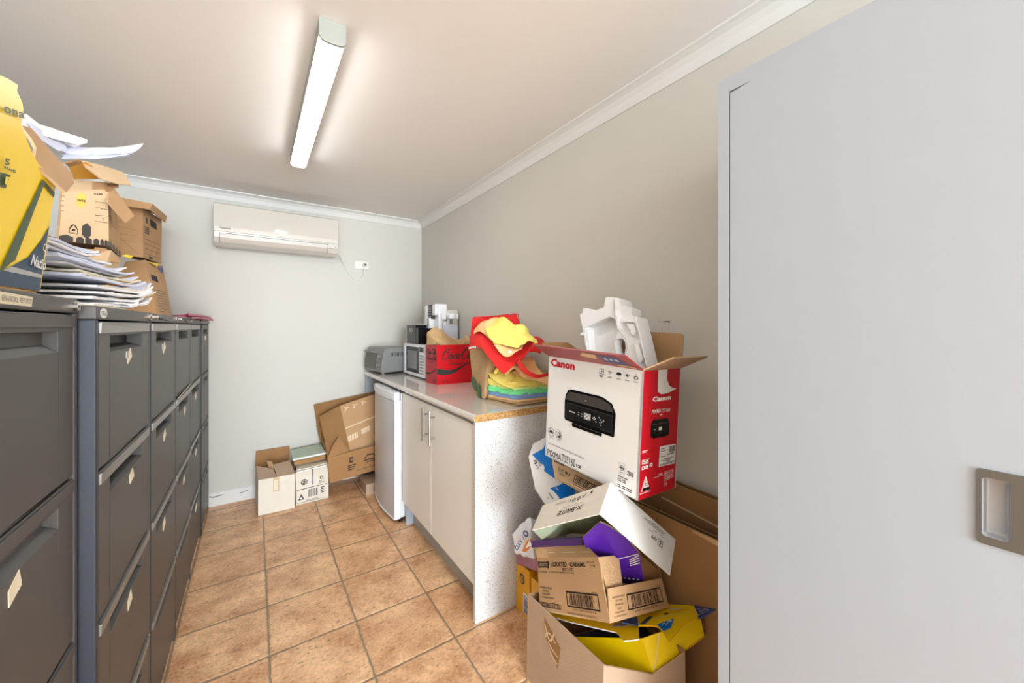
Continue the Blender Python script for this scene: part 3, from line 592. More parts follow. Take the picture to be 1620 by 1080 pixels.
# right white carton with books and papers
B = Box8([(.246, 3.131, 0), (.459, 3.141, 0), (.459, 3.400, 0), (.246, 3.400, 0)], [(.243, 3.131, .235), (.459, 3.141, .247), (.459, 3.400, .247), (.246, 3.400, .235)])
t = carton('cardboard_box', 'small white printed cardboard box filled with papers beside the brown carton on the floor', B, .004, (0, 1, 2, 3), M['wboard'], M['kin'], M['kedge'])
fc = Face(*B.side(0)); I = M['ink']
fc.rect(.50, .52, .53, 1, I); fc.rect(.505, .60, .525, .78, M['blue'], 2)
fc.disc(.25, .66, .10, I); fc.disc(.25, .66, .075, M['wboard'], 2); fc.disc(.25, .66, .055, I, 3); fc.rect(.17, .65, .33, .67, M['wboard'], 4)
fc.frame(.03, .06, .70, .47, .006, I); fc.rect(.03, .45, .97, .462, I); fc.rect(.70, .06, .703, .45, I); fc.rect(.03, .05, .97, .056, I)
tri_logo(fc, .16, .235, .09, .09, I); fc.bars(.37, .18, .66, .41, I, 20, 5); fc.rect(.30, .085, .68, .10, I)
for i in range(4): fc.rect(.76, .22 + .05 * i, .86 + .015 * (i % 2), .245 + .05 * i, I)
fc.disc(.78, .68, .055, I); fc.disc(.78, .68, .03, M['wboard'], 2); fc.text('REC', .71, .55, .86, .60, I); fc.rect(.70, .52, .86, .535, I)
fc.done(t)
for i, (z, dx, mt, lb) in enumerate(((.250, .0, 'paper', 'white papers bulging from the printed white box, beneath the book'), (.262, .006, 'cream', 'cream papers just below the brown book on the printed white box'))):
    b = MB(); drape(b, [[(.252 + dx, 3.12 + .02 * i, z - .008), (.35, 3.115, z + .002), (.452, 3.12, z + .010)], [(.25, 3.25, z + .004), (.35, 3.25, z + .010), (.452, 3.25, z + .014)], [(.25, 3.38, z), (.35, 3.38, z + .002), (.452, 3.38, z + .008)]], M[mt], .006, 5, .003, 25, i)
    tag(obj('paper_bundle', b), lb, 'papers')
b = MB(); b.hexa([(.236, 3.16, .278), (.440, 3.15, .290), (.440, 3.39, .290), (.236, 3.39, .278), (.236, 3.16, .312), (.440, 3.15, .324), (.440, 3.39, .324), (.236, 3.39, .312)], M['kraft2'])
tag(obj('book', b, bevel=.003), 'thick brown book lying on the papers of the printed white box', 'book')
b = MB(); b.hexa([(.228, 3.15, .317), (.440, 3.14, .329), (.440, 3.39, .329), (.228, 3.39, .317), (.228, 3.15, .332), (.440, 3.14, .345), (.440, 3.39, .345), (.228, 3.39, .332)], M['greenpaper']); k = obj('book', b, bevel=.002); tag(k, 'pale green-white book on top of the brown book by the back wall', 'book')
b = MB(); b.hexa([(.2275, 3.149, .321), (.4405, 3.139, .333), (.4405, 3.385, .333), (.2275, 3.385, .321), (.2275, 3.149, .328), (.4405, 3.139, .341), (.4405, 3.385, .341), (.2275, 3.385, .328)], M['paper']); obj('page_block', b, k)
# big brown carton tipped against the wall
q = lambda u, v, Y: at(u, v, Y=Y)
f0, f1, f2, f3 = q(522, 764.2, 3.10), q(596, 742.5, 3.10), q(596, 704, 3.06), q(518.4, 724.4, 3.06)
k0, k1 = V((f0.x + .01, 3.40, .02)), V((f1.x, 3.40, .03)); k2, k3 = V((f1.x, 3.41, .45)), V((.44, 3.41, .43))
B = Box8([f0, f1, k1, k0], [f3, f2, k2, k3])
t = carton('cardboard_carton', 'large brown carton tipped over with torn flaps in the back corner by the fridge', B, .005, (0, 1, 2, 3), M['kraft2'], M['kin'], M['kedge'])
fl = flap(t, [q(504, 690, 3.425), q(560, 660, 3.425), q(606, 650, 3.425), q(606, 616, 3.43), q(593, 618.6, 3.43), q(496.3, 639.7, 3.43)], m=M['kraft3'], label='dark brown flap standing against the wall')
flap(t, [q(512, 720, 3.39), q(530, 724, 3.3), q(530, 690, 3.39), q(500, 672, 3.42)], m=M['kraft3'])
a0, a1, a2, a3 = q(554.5, 716, 3.13), q(600, 704.5, 3.13), q(600, 620.5, 3.30), q(537.7, 641.4, 3.30)
fm = flap(t, [a0, a1, a2, a3], m=M['kraft'], label='big flap with glossy tape')
flap(t, [q(519, 724, 3.10), a0, a3, q(505.2, 658.2, 3.33)], m=M['kraft3'], label='folded side flap with its shade put into the brown')  # darker board colour carries the shading of this fold
flap(t, [q(518.4, 724.4, 3.062), q(554.5, 716.3, 3.09), q(536, 690, 3.16), q(527, 704, 3.10)], m=M['kraft2'])
fc = Face(a0, a1, a2, a3, .001); r = random.Random(4)
fc.poly([(0, .49), (1, .56), (1, .58), (0, .51)], M['ptape'])
for i in range(26): x = r.uniform(.0, .85); y = r.uniform(.50, .56); fc.poly([(x, y), (x + r.uniform(.03, .1), y + .012), (x + .05, y + .016)], M['ptape'], 2)  # pale flecks paint glints onto the glossy tape
fc.poly([(.02, .22), (.32, .26), (.32, .37), (.02, .33)], M['ptape']); fc.poly([(.44, .29), (.70, .32), (.70, .42), (.44, .39)], M['ptape'])
for i in range(9): x = .03 + i * .075; x += .1 if x > .3 else 0; fc.poly([(x, .23), (x + .02, .23), (x + .045, .36), (x + .03, .36)], M['kraft'], 2)
for x in (.08, .30, .52): fc.poly([(x, .86), (x + .06, .93), (x + .13, .90), (x + .12, .89), (x + .07, .91), (x + .02, .85)], M['ptape']); fc.poly([(x, .93), (x + .015, .95), (x + .06, .88), (x + .05, .87)], M['ptape'])
fc.done(fm, 'tape')
fc = Face(*B.side(0)); fc.rect(.42, .58, .50, .80, I); fc.rect(.44, .64, .48, .74, M['kraft2'], 2)
for i in range(3): fc.rect(.38, .45 - .08 * i, .55 - .02 * i, .49 - .08 * i, I)
fc.poly([(.72, .60), (.80, .74), (.92, .72), (1, .62), (.98, .58), (.9, .68), (.80, .69), (.75, .58)], I); fc.rect(.72, .50, .95, .545, I); fc.rect(.76, .42, .98, .45, I); fc.rect(.56, .20, 1.0, .215, I); fc.done(t)
b = MB(); b.box(.70, .93, 3.02, 3.22, 0, .085, M['greyboard']); tag(obj('cardboard_box', b, bevel=.003), 'small beige box on the floor behind the fridge, under the tipped carton', 'box')

# ================================================================== ON THE WORKTOP
ZW = .9005
# toaster oven
t = thing('toaster_oven', 'grey toaster oven at the far end of the worktop', 'toaster oven', (.95, 3.22, ZW))
p0, p1, p2, p3 = V((.83, 3.05, .917)), V((1.10, 3.09, .917)), V((1.05, 3.42, .917)), V((.775, 3.375, .917)); up = V((0, 0, .193))
ex = (p1 - p0).normalized(); ey = (p3 - p0).normalized()
def ovp(s_, f_, z): return p0 + ex * s_ + ey * f_ + V((0, 0, z))
prf = [(0.0, 0), (-.004, .03), (0.0, .09), (.012, .15), (.026, .182), (.04, .193), (.268, .190), (.272, .18), (.272, 0)]
def ovs(mb, f0, f1, prf, m):
    k = len(prf); mb.add([ovp(a, f0, z) for a, z in prf] + [ovp(a, f1, z) for a, z in prf], [list(range(k)), list(range(k, 2 * k))[::-1]] + [(i, i + k, (i + 1) % k + k, (i + 1) % k) for i in range(k)], m)
b = MB(); ovs(b, .002, .330, prf, M['oven']); bd = obj('body', b, t, .004)
b = MB(); ovs(b, -.002, .006, [(a - .005 if a < .05 else a, z) for a, z in prf[:5]] + [(.032, .186), (.006, .15), (-.002, .09), (-.004, .03), (.004, 0)][0:], M['rail']); obj('trim_strip', b, t)
b = MB(); ovs(b, .10, .318, [(-.006, .02), (-.010, .035), (-.007, .09), (.004, .145), (.012, .145), (.004, .09), (0, .03)], M['ovenglass']); dr = obj('door', b, t, .002)
b = MB(); b.tube([ovp(-.002, .12, .155), ovp(-.022, .13, .160), ovp(-.022, .29, .160), ovp(-.002, .30, .155)], .006, M['oven'], 8); obj('handle', b, dr)
for z in (.125, .055):
    b = MB(); o_ = ovp(-.004 if z < .1 else .004, .055, z); b.tube([o_ + ex * .005, o_ - ex * .014, o_ - ex * .016], [.017, .015, .012], M['rail'], 16); b.box(o_.x - .020, o_.x - .012, o_.y - .003, o_.y + .003, o_.z - .014, o_.z + .014, M['oven']); obj('knob', b, t)
b = MB()
for i in range(14): a = .07 + i * .0125; b.hexa([ovp(a, .0015, .125), ovp(a + .005, .0015, .125), ovp(a + .005, .003, .125), ovp(a, .003, .125), ovp(a, .0015, .155), ovp(a + .005, .0015, .155), ovp(a + .005, .003, .155), ovp(a, .003, .155)], M['black'])
b.hexa([ovp(.06, .0005, .110), ovp(.26, .0005, .110), ovp(.26, .004, .110), ovp(.06, .004, .110), ovp(.06, .0005, .115), ovp(.26, .0005, .115), ovp(.26, .004, .115), ovp(.06, .004, .115)], M['rail']); obj('side_vents', b, t)
for a, f_ in ((.012, .02), (.235, .02), (.012, .30), (.235, .30)):
    b = MB(); o_ = ovp(a, f_, 0); b.cyl((o_.x, o_.y, ZW), (o_.x, o_.y, .918), .013, M['oven'], 14); obj('foot', b, t)
# microwave
t = thing('microwave', 'white microwave with dark glass door beside the red cola carton', 'microwave', (1.14, 2.81, ZW))
mx, my0, my1, mz0, mz1 = 1.0, 2.585, 3.03, .912, 1.146
b = MB(); b.box(mx + .006, XR - .008, my0, my1, mz0, mz1, M['fridgew']); obj('casing', b, t, .003)
b = MB(); y0 = my0 + .115
for (a, c, d, e) in ((my0 + .113, my1, mz0, mz0 + .022), (my0 + .113, my1, mz1 - .020, mz1), (my1 - .045, my1, mz0 + .022, mz1 - .02)): b.box(mx - .010, mx + .006, a, c, d, e, M['fridgew'])
b.box(mx - .006, mx + .006, y0 - .002, my1 - .045, mz0 + .022, mz1 - .02, M['mwglass']); dr = obj('door', b, t, .003)
b = MB(); b.box(mx - .0068, mx - .006, my0 + .16, my1 - .09, mz0 + .05, mz1 - .05, M['oven']); obj('window_mesh', b, dr)
b = MB(); b.box(mx - .008, mx + .006, my0, my0 + .111, mz0, mz1, M['fridgew']); pn = obj('control_panel', b, t, .003)
fc = Face((mx - .008, my0 + .11, mz0), (mx - .008, my0, mz0), (mx - .008, my0, mz1), (mx - .008, my0 + .11, mz1), .001); fc.rect(.12, .78, .88, .93, M['gblack'])
for r_ in range(7):
    for c_ in range(3): fc.rect(.14 + .27 * c_, .10 + .09 * r_, .32 + .27 * c_, .15 + .09 * r_, M['greyink'])
fc.done(pn, 'keypad')
for a, c in ((mx + .03, my0 + .03), (XR - .04, my0 + .03), (mx + .03, my1 - .03), (XR - .04, my1 - .03)): b = MB(); b.cyl((a, c, ZW), (a, c, mz0 + .001), .011, M['black'], 12); obj('foot', b, t)
# black carton on microwave
t = thing('pod_box', 'glossy black carton with a grey cup picture standing on the microwave', 'box', (1.08, 2.93, mz1 + .001))
b = MB(); zz = mz1 + .001; b.box(1.012, 1.15, 2.815, 3.025, zz, 1.292, M['gblack']); b.box(1.014, 1.15, 2.765, 2.8148, zz, 1.268, M['gblack']); obj('carton', b, t)
b = MB(); b.box(1.011, 1.151, 3.0252, 3.0285, zz, 1.294, M['white']); b.box(1.011, 1.151, 2.815, 3.0285, 1.2921, 1.2945, M['white']); obj('white_edge', b, t)
fc = Face((1.012, 3.025, zz), (1.012, 2.815, zz), (1.012, 2.815, 1.292), (1.012, 3.025, 1.292), .001)
fc.poly([(.32, .62), (.60, .60), (.62, .65), (.62, .78), (.60, .82), (.32, .80), (.30, .76), (.30, .66)], M['ltgrey']); fc.disc(.62, .71, .065, M['ltgrey'], 1); fc.disc(.62, .71, .035, M['gblack'], 3)
for i in range(3): fc.rect(.36, .66 + .045 * i, .55, .68 + .045 * i, M['greyink'], 2)
fc.rect(.16, .0, .165, 1, M['dgrey']); fc.rect(.90, .04, .97, .08, M['yprint']); fc.done(t)
# coffee machine
t = thing('coffee_machine', 'tall white coffee machine with dark keypad behind the red carton', 'coffee machine', (1.18, 2.72, mz1 + .001))
zz = mz1 + .001; W = M['fridgew']
b = MB(); b.box(1.10, 1.19, 2.805, 2.86, zz, 1.440, W); b.box(1.13, 1.20, 2.66, 2.805, zz, 1.446, W); b.box(1.105, 1.13, 2.66, 2.72, 1.36, 1.445, W); b.box(1.098, 1.13, 2.66, 2.80, zz, zz + .02, M['black']); obj('body', b, t, .008, seg=3)
b = MB(); b.box(1.102, 1.13, 2.722, 2.803, 1.335, 1.442, M['dgrey']); b.box(1.090, 1.13, 2.735, 2.79, 1.265, 1.345, W); kp = obj('control_column', b, t, .003)
fc = Face((1.102, 2.80, 1.345), (1.102, 2.725, 1.345), (1.102, 2.725, 1.44), (1.102, 2.80, 1.44), .001)
for i in range(5):
    for j in range(2): fc.rect(.12 + .42 * j, .06 + .19 * i, .42 + .42 * j, .15 + .19 * i, M['ltgrey'])
fc.done(kp, 'buttons')
fc = Face((1.09, 2.788, 1.27), (1.09, 2.745, 1.27), (1.09, 2.745, 1.34), (1.09, 2.788, 1.34), .001)
for i in range(4): fc.rect(.15, .08 + .24 * i, .8, .20 + .24 * i, M['black'])
fc.done(kp, 'buttons')
b = MB(); b.box(1.095, 1.128, 2.68, 2.80, 1.165, 1.262, M['gblack']); obj('cup_bay', b, t, .006)
b = MB(); b.box(1.20, 1.285, 2.655, 2.80, zz, 1.402, M['acp']); b.box(1.17, 1.29, 2.648, 2.66, 1.335, 1.375, W); obj('water_tank', b, t, .006)
b = MB(); b.cyl((1.165, 2.64, 1.33), (1.165, 2.64, 1.375), .020, W, 16); b.cyl((1.225, 2.635, 1.335), (1.225, 2.635, 1.375), .028, W, 18); b.cyl((1.225, 2.635, 1.30), (1.225, 2.635, 1.335), .011, M['greyink'], 12); b.cyl((1.18, 2.635, 1.32), (1.18, 2.635, 1.36), .007, M['black'], 10)
obj('milk_spout', b, t, .002)
b = MB(); P = [(1.18, 2.632, 1.33), (1.155, 2.63, 1.315), (1.15, 2.63, 1.27), (1.16, 2.63, 1.23)]; b.tube(crom([V(p) for p in P], 5), .004, M['ltgrey'], 6); b.box(1.17, 1.28, 2.645, 2.656, 1.18, 1.29, M['iceblue']); obj('milk_hose', b, t)
# red cola carton
B = Box8([(.984, 2.335, ZW), (1.240, 2.325, ZW), (1.222, 2.472, ZW), (.966, 2.482, ZW)], [(.982, 2.338, 1.158), (1.238, 2.328, 1.158), (1.222, 2.472, 1.158), (.966, 2.482, 1.158)])
t = carton('drink_carton', 'red soft drink carton with black script lettering on the worktop', B, .002, (0, 1, 2, 3), [M['cred'], M['cred'], M['cred'], M['cred2'], M['cred']], M['kin'], M['cred'])
fc = Face(*B.side(0)); K = M['gblack'] if False else M['ink']
def script(fc, ox, oy, sx, sy, w_, m):
    L = [([(.175, .80), (.20, .95), (.13, 1.0), (.05, .78), (.0, .42), (.03, .10), (.11, .08), (.19, .28)], 0), ([(.12, .62), (.17, .72), (.21, .62)], 0),
         ([(.27, .52), (.22, .34), (.24, .14), (.30, .16), (.33, .36), (.30, .52)], 1), ([(.47, .44), (.44, .52), (.39, .38), (.39, .18), (.44, .14), (.49, .26)], 0),
         ([(.59, .48), (.54, .50), (.51, .30), (.53, .14), (.58, .24)], 0), ([(.61, .54), (.59, .30), (.60, .14), (.64, .22)], 0), ([(.655, .42), (.70, .46)], 0),
         ([(.90, .82), (.92, .98), (.86, 1.0), (.78, .78), (.73, .42), (.76, .10), (.84, .08), (.93, .30)], 0), ([(.99, .52), (.94, .34), (.96, .14), (1.02, .16), (1.05, .36), (1.02, .52)], 1),
         ([(1.09, .30), (1.16, .70), (1.16, .95), (1.11, .85), (1.09, .40), (1.11, .12), (1.16, .22)], 0), ([(1.26, .48), (1.21, .50), (1.18, .30), (1.20, .14), (1.25, .24)], 0), ([(1.28, .54), (1.26, .30), (1.27, .14), (1.32, .24)], 0)]
    for P, cy in L: fc.stroke([(ox + x * sx + y * .10 * sx, oy + y * sy) for x, y in P], w_, m, 1.5, bool(cy))
script(fc, .13, .60, .74, .30, .020, K); fc.poly([(.30, .57), (.36, .59), (.44, .59), (.36, .555)], K, 1.5)
fc.text('ZERO SUGAR', .32, .485, .92, .53, K, bold=.02)
sw = [(0, .395), (.12, .375), (.30, .36), (.48, .375), (.66, .43), (.84, .50), (1, .55)]; sl = [(1, .56), (.84, .53), (.7, .46), (.62, .345), (.45, .27), (.28, .24), (.12, .25), (0, .28)]
sw = [(0, .41), (.15, .375), (.33, .355), (.50, .375), (.66, .435), (.82, .50), (1, .545)]; lo_ = [(0, .265), (.15, .235), (.33, .24), (.50, .285), (.66, .385), (.82, .478), (1, .538)]
for i in range(6): fc.poly([lo_[i], lo_[i + 1], sw[i + 1], sw[i]], K, 1.2)
fc.text('30 PACK', .045, .045, .32, .095, K, bold=.01); fc.done(t, 'lettering')
fc = Face(*B.side(3)); script(fc, .08, .74, .62, .16, .022, K); script(fc, .10, .60, .62, .12, .02, K); fc.text('ZERO SUGAR', .18, .545, .7, .575, K)
for i in range(5):
    x = i * .2; f_ = lambda x: .26 + .08 * max(0, x - .45) / .55 * 2; fc.poly([(x, f_(x) - .035 * (1 - x)), (x + .2, f_(x + .2) - .035 * (.8 - x)), (x + .2, f_(x + .2) + .01), (x, f_(x) + .02)], K, 1.2)
fc.text('30', .62, .05, .9, .14, M['ink']); fc.done(t, 'lettering')
# crumpled paper bag in the carton
def hh(u, v, Y=None, X=None, D=None): return at(u, v, X=X, Y=Y, D=D)
t = thing('paper_bag', 'crumpled brown paper bag stuffed in the top of the red drink carton', 'bag', (1.1, 2.40, 1.10))
b = MB()
drape(b, [[(.985, 2.45, 1.10), (1.05, 2.36, 1.11), (1.14, 2.35, 1.11), (1.225, 2.345, 1.12)], [hh(675, 526, Y=2.47), hh(697, 538, Y=2.39), hh(722, 546, Y=2.37), hh(742, 538, Y=2.35)], [hh(692, 516, Y=2.46), hh(704, 526, Y=2.46), hh(722, 536, Y=2.45), hh(744, 530, Y=2.44)], [(1.0, 2.46, 1.11), (1.05, 2.465, 1.15), (1.12, 2.46, 1.15), (1.21, 2.455, 1.13)]], M['bag'], .0015, 3, .013, 30, 3); obj('bag_body', b, t)
b = MB(); drape(b, [[hh(675, 528, Y=2.47), hh(684, 538, Y=2.41), hh(693, 544, Y=2.37)], [hh(676, 545, Y=2.468), hh(686, 545, Y=2.40), hh(700, 543, Y=2.355)]], M['bag'], .0015, 2, .008, 40, 9); obj('folded_side', b, t)
b = MB()
for (u0, v0, u1, v1) in ((714, 532, 725, 542), (735, 531, 741, 538)): b.slab([hh(u0, v0, Y=2.38), hh(u1, v1, Y=2.36), hh(u1 + 1.5, v1 - .8, Y=2.36), hh(u0 + 1.5, v0 - .8, Y=2.38)][::-1], .001, M['creamboard'])
obj('handle', b, t)

# ------------------------------------------------------------------ soft folded cloth / paper block
def soft(mb, P, m, cuts=9, amp=.004, fr=25, seed=0, sm=3):
    bm = bmesh.new(); vs = [bm.verts.new(p) for p in P]
    for f in [(3, 2, 1, 0), (4, 5, 6, 7), (0, 1, 5, 4), (1, 2, 6, 5), (2, 3, 7, 6), (3, 0, 4, 7)]: bm.faces.new([vs[i] for i in f])
    bmesh.ops.subdivide_edges(bm, edges=bm.edges[:], cuts=cuts, use_grid_fill=True)
    for _ in range(sm): bmesh.ops.smooth_vert(bm, verts=bm.verts, factor=.5, use_axis_x=True, use_axis_y=True, use_axis_z=True)
    for v in bm.verts:
        q = v.co * fr + V((seed * 2.7, seed, seed * 1.3)); v.co += noise.noise_vector(q) * amp + noise.noise_vector(q * 2.1) * amp * .4
    bm.verts.index_update(); mb.add([v.co.copy() for v in bm.verts], [[v.index for v in f.verts] for f in bm.faces], m); bm.free()
def quadblock(A, Bp, Cp, D_, z0, z1):
    L = [A, Bp, Cp, D_]; return [(x, y, z0) for x, y in L] + [(x, y, z1) for x, y in L]

# leaf-printed paper carton behind the cloths
B = Box8([(.992, 1.750, ZW), (1.20, 1.70, ZW), (1.25, 1.88, ZW), (1.037, 1.928, ZW)], [(1.005, 1.745, 1.10), (1.20, 1.70, 1.10), (1.25, 1.90, 1.13), (1.025, 1.935, 1.145)])
t = carton('paper_bag', 'stiff brown paper bag with green leaf print behind the coloured cloths', B, .003, (0, 1, 2, 3), M['bag'], M['bag2'], M['bag'], cat='bag')
fc = Face(at(749.5, 619, D=2.155), at(764.5, 630, D=1.975), at(769, 578, D=1.975), at(745, 572, D=2.125), lift=.004)
def leafp(fc, a, b, l, w_, an, m):
    P = []
    for i in range(14): q = math.pi * 2 * i / 14; x = l * math.cos(q); y = w_ * math.sin(q) * (1 - .3 * math.cos(q)); P.append((a + x * math.cos(an) - y * math.sin(an), b + (x * math.sin(an) + y * math.cos(an)) * fc.asp * 1.0))
    fc.poly(P, m)
leafp(fc, .20, .28, .30, .16, -.5, M['leaf']); leafp(fc, .62, .13, .26, .15, 1.9, M['leaf']); leafp(fc, .40, .30, .05, .03, .4, M['creamboard']); leafp(fc, .48, .36, .04, .02, 1.4, M['creamboard']); fc.done(t, 'leaf_print')
b = MB(); drape(b, [[at(749.5, 619, D=2.165), at(757, 625, D=2.07), at(764.5, 630, D=1.985), at(776, 625, D=2.0), at(800, 618, D=2.04)], [at(747, 590, D=2.15), at(757, 594, D=2.07), at(768, 598, D=1.985), at(780, 598, D=2.0), at(802, 598, D=2.03)], [at(744, 566, D=2.14), at(756, 566, D=2.06), at(770, 568, D=1.99), at(784, 575, D=2.0), at(804, 580, D=2.03)], [at(742, 551, D=2.12), at(753, 549, D=2.06), at(770, 552, D=2.0), at(786, 560, D=2.0), at(806, 566, D=2.02)]], M['bag'], .002, 4, .004, 34, 5); obj('crumpled_front', b, t)
# stacked layers
A, Bq, Cq, Dq = (.996, 1.715), (1.030, 1.500), (1.262, 1.490), (1.245, 1.730)
layers = [
 ('kraft_bag', 'flat brown paper bags folded beneath the coloured cloths', 'bag', 'bag', .901, .928, .0, 0, 3), ('cleaning_cloth', 'folded blue microfibre cloth, lowest cloth of the pile on the worktop', 'cloth', 'bcloth', .928, .952, .006, 1, 3),
 ('cleaning_cloth', 'bright green folded cloth with pale green edge in the cloth pile', 'cloth', 'gcloth', .951, .972, .0, 2, 3), ('cleaning_cloth', 'pale green folded cloth directly above the bright green cloth', 'cloth', 'gcloth2', .970, .984, .004, 3, 3), ('cleaning_cloth', 'yellow folded cloth on top of the green cloths', 'cloth', 'ycloth', .983, 1.008, -.002, 4, 3)]
for nm, lb, ct, mt, z0, z1, ins, sd, sm_ in layers:
    b = MB()
    if mt == 'bag':
        for k in range(4):
            z = z0 + k * .0068; o_ = [(-.004, .010), (.002, -.006), (-.006, .004), (.001, -.001)][k]
            soft(b, quadblock((A[0] + o_[0], A[1] - .01), (Bq[0] + o_[0] * 2, Bq[1] + o_[1]), (Cq[0], Cq[1] + o_[1]), Dq, z, z + .0062), M['bag'] if k != 3 else M['ocloth'], 7, .0012, 18, k, 0)
    else:
        soft(b, quadblock((A[0] + ins, A[1]), (Bq[0] + ins, Bq[1] + .004 * sd + ins), (Cq[0], Cq[1] + .004), Dq, z0 - .002, z1 + .003), M[mt], 16, .0075, 34, sd, 3)
    tag(obj(nm, b, smooth=mt != 'bag'), lb, ct)
# loose yellow and peach cloths crumpled on the pile
b = MB(); drape(b, [[at(771, 590, D=1.98), at(784, 602, D=1.90), at(800, 611, D=1.84), at(822, 611, D=1.83), at(866, 606, D=1.88)], [at(776, 589, D=2.0), at(790, 594, D=1.93), at(806, 600, D=1.88), at(826, 600, D=1.86), at(866, 598, D=1.9)], [at(786, 582, D=2.05), at(796, 586, D=1.98), at(812, 590, D=1.94), at(830, 590, D=1.92), at(866, 592, D=1.95)], [at(790, 586, D=2.15), at(800, 588, D=2.1), at(812, 590, D=2.1), at(830, 592, D=2.1), at(860, 590, D=2.1)]], M['ycloth'], .006, 7, .006, 30, 5)
tag(obj('cleaning_cloth', b, smooth=True), 'crumpled yellow cloth spread over the folded yellow cloth', 'cloth')
b = MB(); drape(b, [[at(810, 590, D=1.88), at(828, 597, D=1.83), at(845, 602, D=1.80), at(866, 609, D=1.80)], [at(820, 580, D=1.90), at(832, 586, D=1.86), at(848, 592, D=1.83), at(867, 594, D=1.83)], [at(826, 570, D=1.93), at(838, 566, D=1.92), at(846, 572, D=1.90), at(850, 588, D=1.88)], [at(818, 574, D=2.0), at(834, 568, D=2.0), at(846, 578, D=2.0), at(860, 590, D=1.98)]], M['ocloth'], .005, 8, .009, 28, 8)
tag(obj('cleaning_cloth', b, smooth=True), 'peach cloth in twisted folds beneath the red strap', 'cloth')
b = MB(); P = [at(u, v, D=d) for u, v, d in ((800, 592, 1.90), (806, 584, 1.88), (814, 580, 1.87), (820, 584, 1.85), (826, 592, 1.83), (834, 597, 1.82))]; b.tube(crom(P, 6), [.010] * 31, M['ocloth'], 10); P = [at(u, v, D=d) for u, v, d in ((783, 590, 1.96), (788, 583, 1.95), (796, 584, 1.92), (803, 590, 1.90))]; b.tube(crom(P, 6), [.009] * 19, M['ycloth'], 10); 
tag(obj('twisted_cloth', b, smooth=True), 'small rolled ends of peach and yellow cloth below the red bag tip', 'cloth')
# red tote bag
t = thing('tote_bag', 'red fabric tote bag slumped over the pile of coloured cloths', 'bag', (1.12, 1.72, 1.0))
b = MB(); drape(b, [[at(741, 553, D=1.98), at(757, 549, D=1.90), at(770, 561, D=1.84), at(782, 577, D=1.80), at(796, 591, D=1.77)], [at(744, 535, D=2.02), at(760, 536, D=1.93), at(778, 552, D=1.86), at(797, 570, D=1.80), at(814, 577, D=1.77)], [at(746, 520, D=2.06), at(768, 524, D=1.98), at(787, 546, D=1.88), at(804, 562, D=1.82), at(822, 569, D=1.79)]], M['redcloth'], .004, 9, .004, 20, 2); obj('front_fold', b, t, smooth=True)
b = MB(); drape(b, [[at(744, 540, D=2.06), at(765, 545, D=2.04), at(790, 550, D=2.0), at(815, 545, D=1.98)], [at(746, 520, D=2.08), at(768, 520, D=2.08), at(795, 520, D=2.06), at(822, 520, D=2.04)], [at(748.5, 502.5, D=2.09), at(770, 501, D=2.11), at(795, 498.5, D=2.12), at(817, 496.5, D=2.12)]], M['redcloth'], .004, 8, .003, 15, 6); bk = obj('back_panel', b, t, smooth=True)
b = MB(); P = [at(u, v, D=d - .004) for u, v, d in ((744, 540, 2.06), (747, 518, 2.08), (748.5, 502.5, 2.09), (770, 501, 2.11), (795, 498.5, 2.12), (817, 496.3, 2.12), (820, 502, 2.11), (822, 514, 2.10))]; b.tube(crom(P, 4), .0028, M['redcloth'], 6); obj('piping', b, bk)
b = MB(); drape(b, [[at(812, 578, D=1.78), at(828, 564, D=1.76), at(840, 556, D=1.76), at(856, 558, D=1.80)], [at(806, 566, D=1.80), at(826, 556, D=1.78), at(842, 548, D=1.77), at(859, 550, D=1.82)], [at(812, 552, D=1.84), at(830, 546, D=1.82), at(846, 540, D=1.82), at(861, 545, D=1.86)], [at(826, 545, D=1.95), at(838, 536, D=1.95), at(850, 532, D=1.95), at(861, 540, D=1.95)]], M['redcloth'], .004, 8, .006, 26, 4); obj('side_fold', b, t, smooth=True)
b = MB(); drape(b, [[at(816, 571, D=1.77), at(824, 584, D=1.74), at(836, 594, D=1.72), at(850, 598, D=1.72), at(868, 594, D=1.75)], [at(822, 567, D=1.77), at(830, 579, D=1.745), at(840, 588, D=1.725), at(853, 592, D=1.725), at(869, 589, D=1.76)]], M['redcloth'], .003, 7, .0, 10, 4); obj('strap', b, t, smooth=True)
b = MB(); b.slab([at(741, 552, D=1.975), at(752, 550, D=1.90), at(751, 547, D=1.90), at(741.5, 549, D=1.975)], .003, M['white']); obj('white_seam', b, t)
# cloths on the tote
b = MB(); drape(b, [[at(749, 528, D=2.00), at(760, 524, D=1.94), at(775, 537, D=1.88), at(784, 548, D=1.80), at(797, 563, D=1.77), at(806, 563, D=1.76)], [at(752, 519, D=2.00), at(764, 515, D=1.94), at(778, 530, D=1.87), at(790, 545, D=1.80), at(806, 554, D=1.77), at(822, 553, D=1.77)], [at(764, 508, D=2.0), at(772, 508, D=1.95), at(782, 525, D=1.90), at(795, 538, D=1.86), at(812, 545, D=1.82), at(828, 546, D=1.80)], [at(782, 502, D=2.02), at(790, 503, D=1.98), at(792, 522, D=1.95), at(802, 532, D=1.92), at(815, 540, D=1.88), at(830, 542, D=1.86)]], M['ocloth'], .004, 8, .004, 26, 3)
c_ = obj('cleaning_cloth', b, smooth=True); tag(c_, 'peach cloth lying over the red tote bag, under the yellow cloth', 'cloth')
b = MB(); b.slab([at(803, 557, D=1.755), at(808, 559.5, D=1.755), at(811, 556, D=1.755), at(806, 553, D=1.755)], .001, M['white']); obj('care_tag', b, c_)
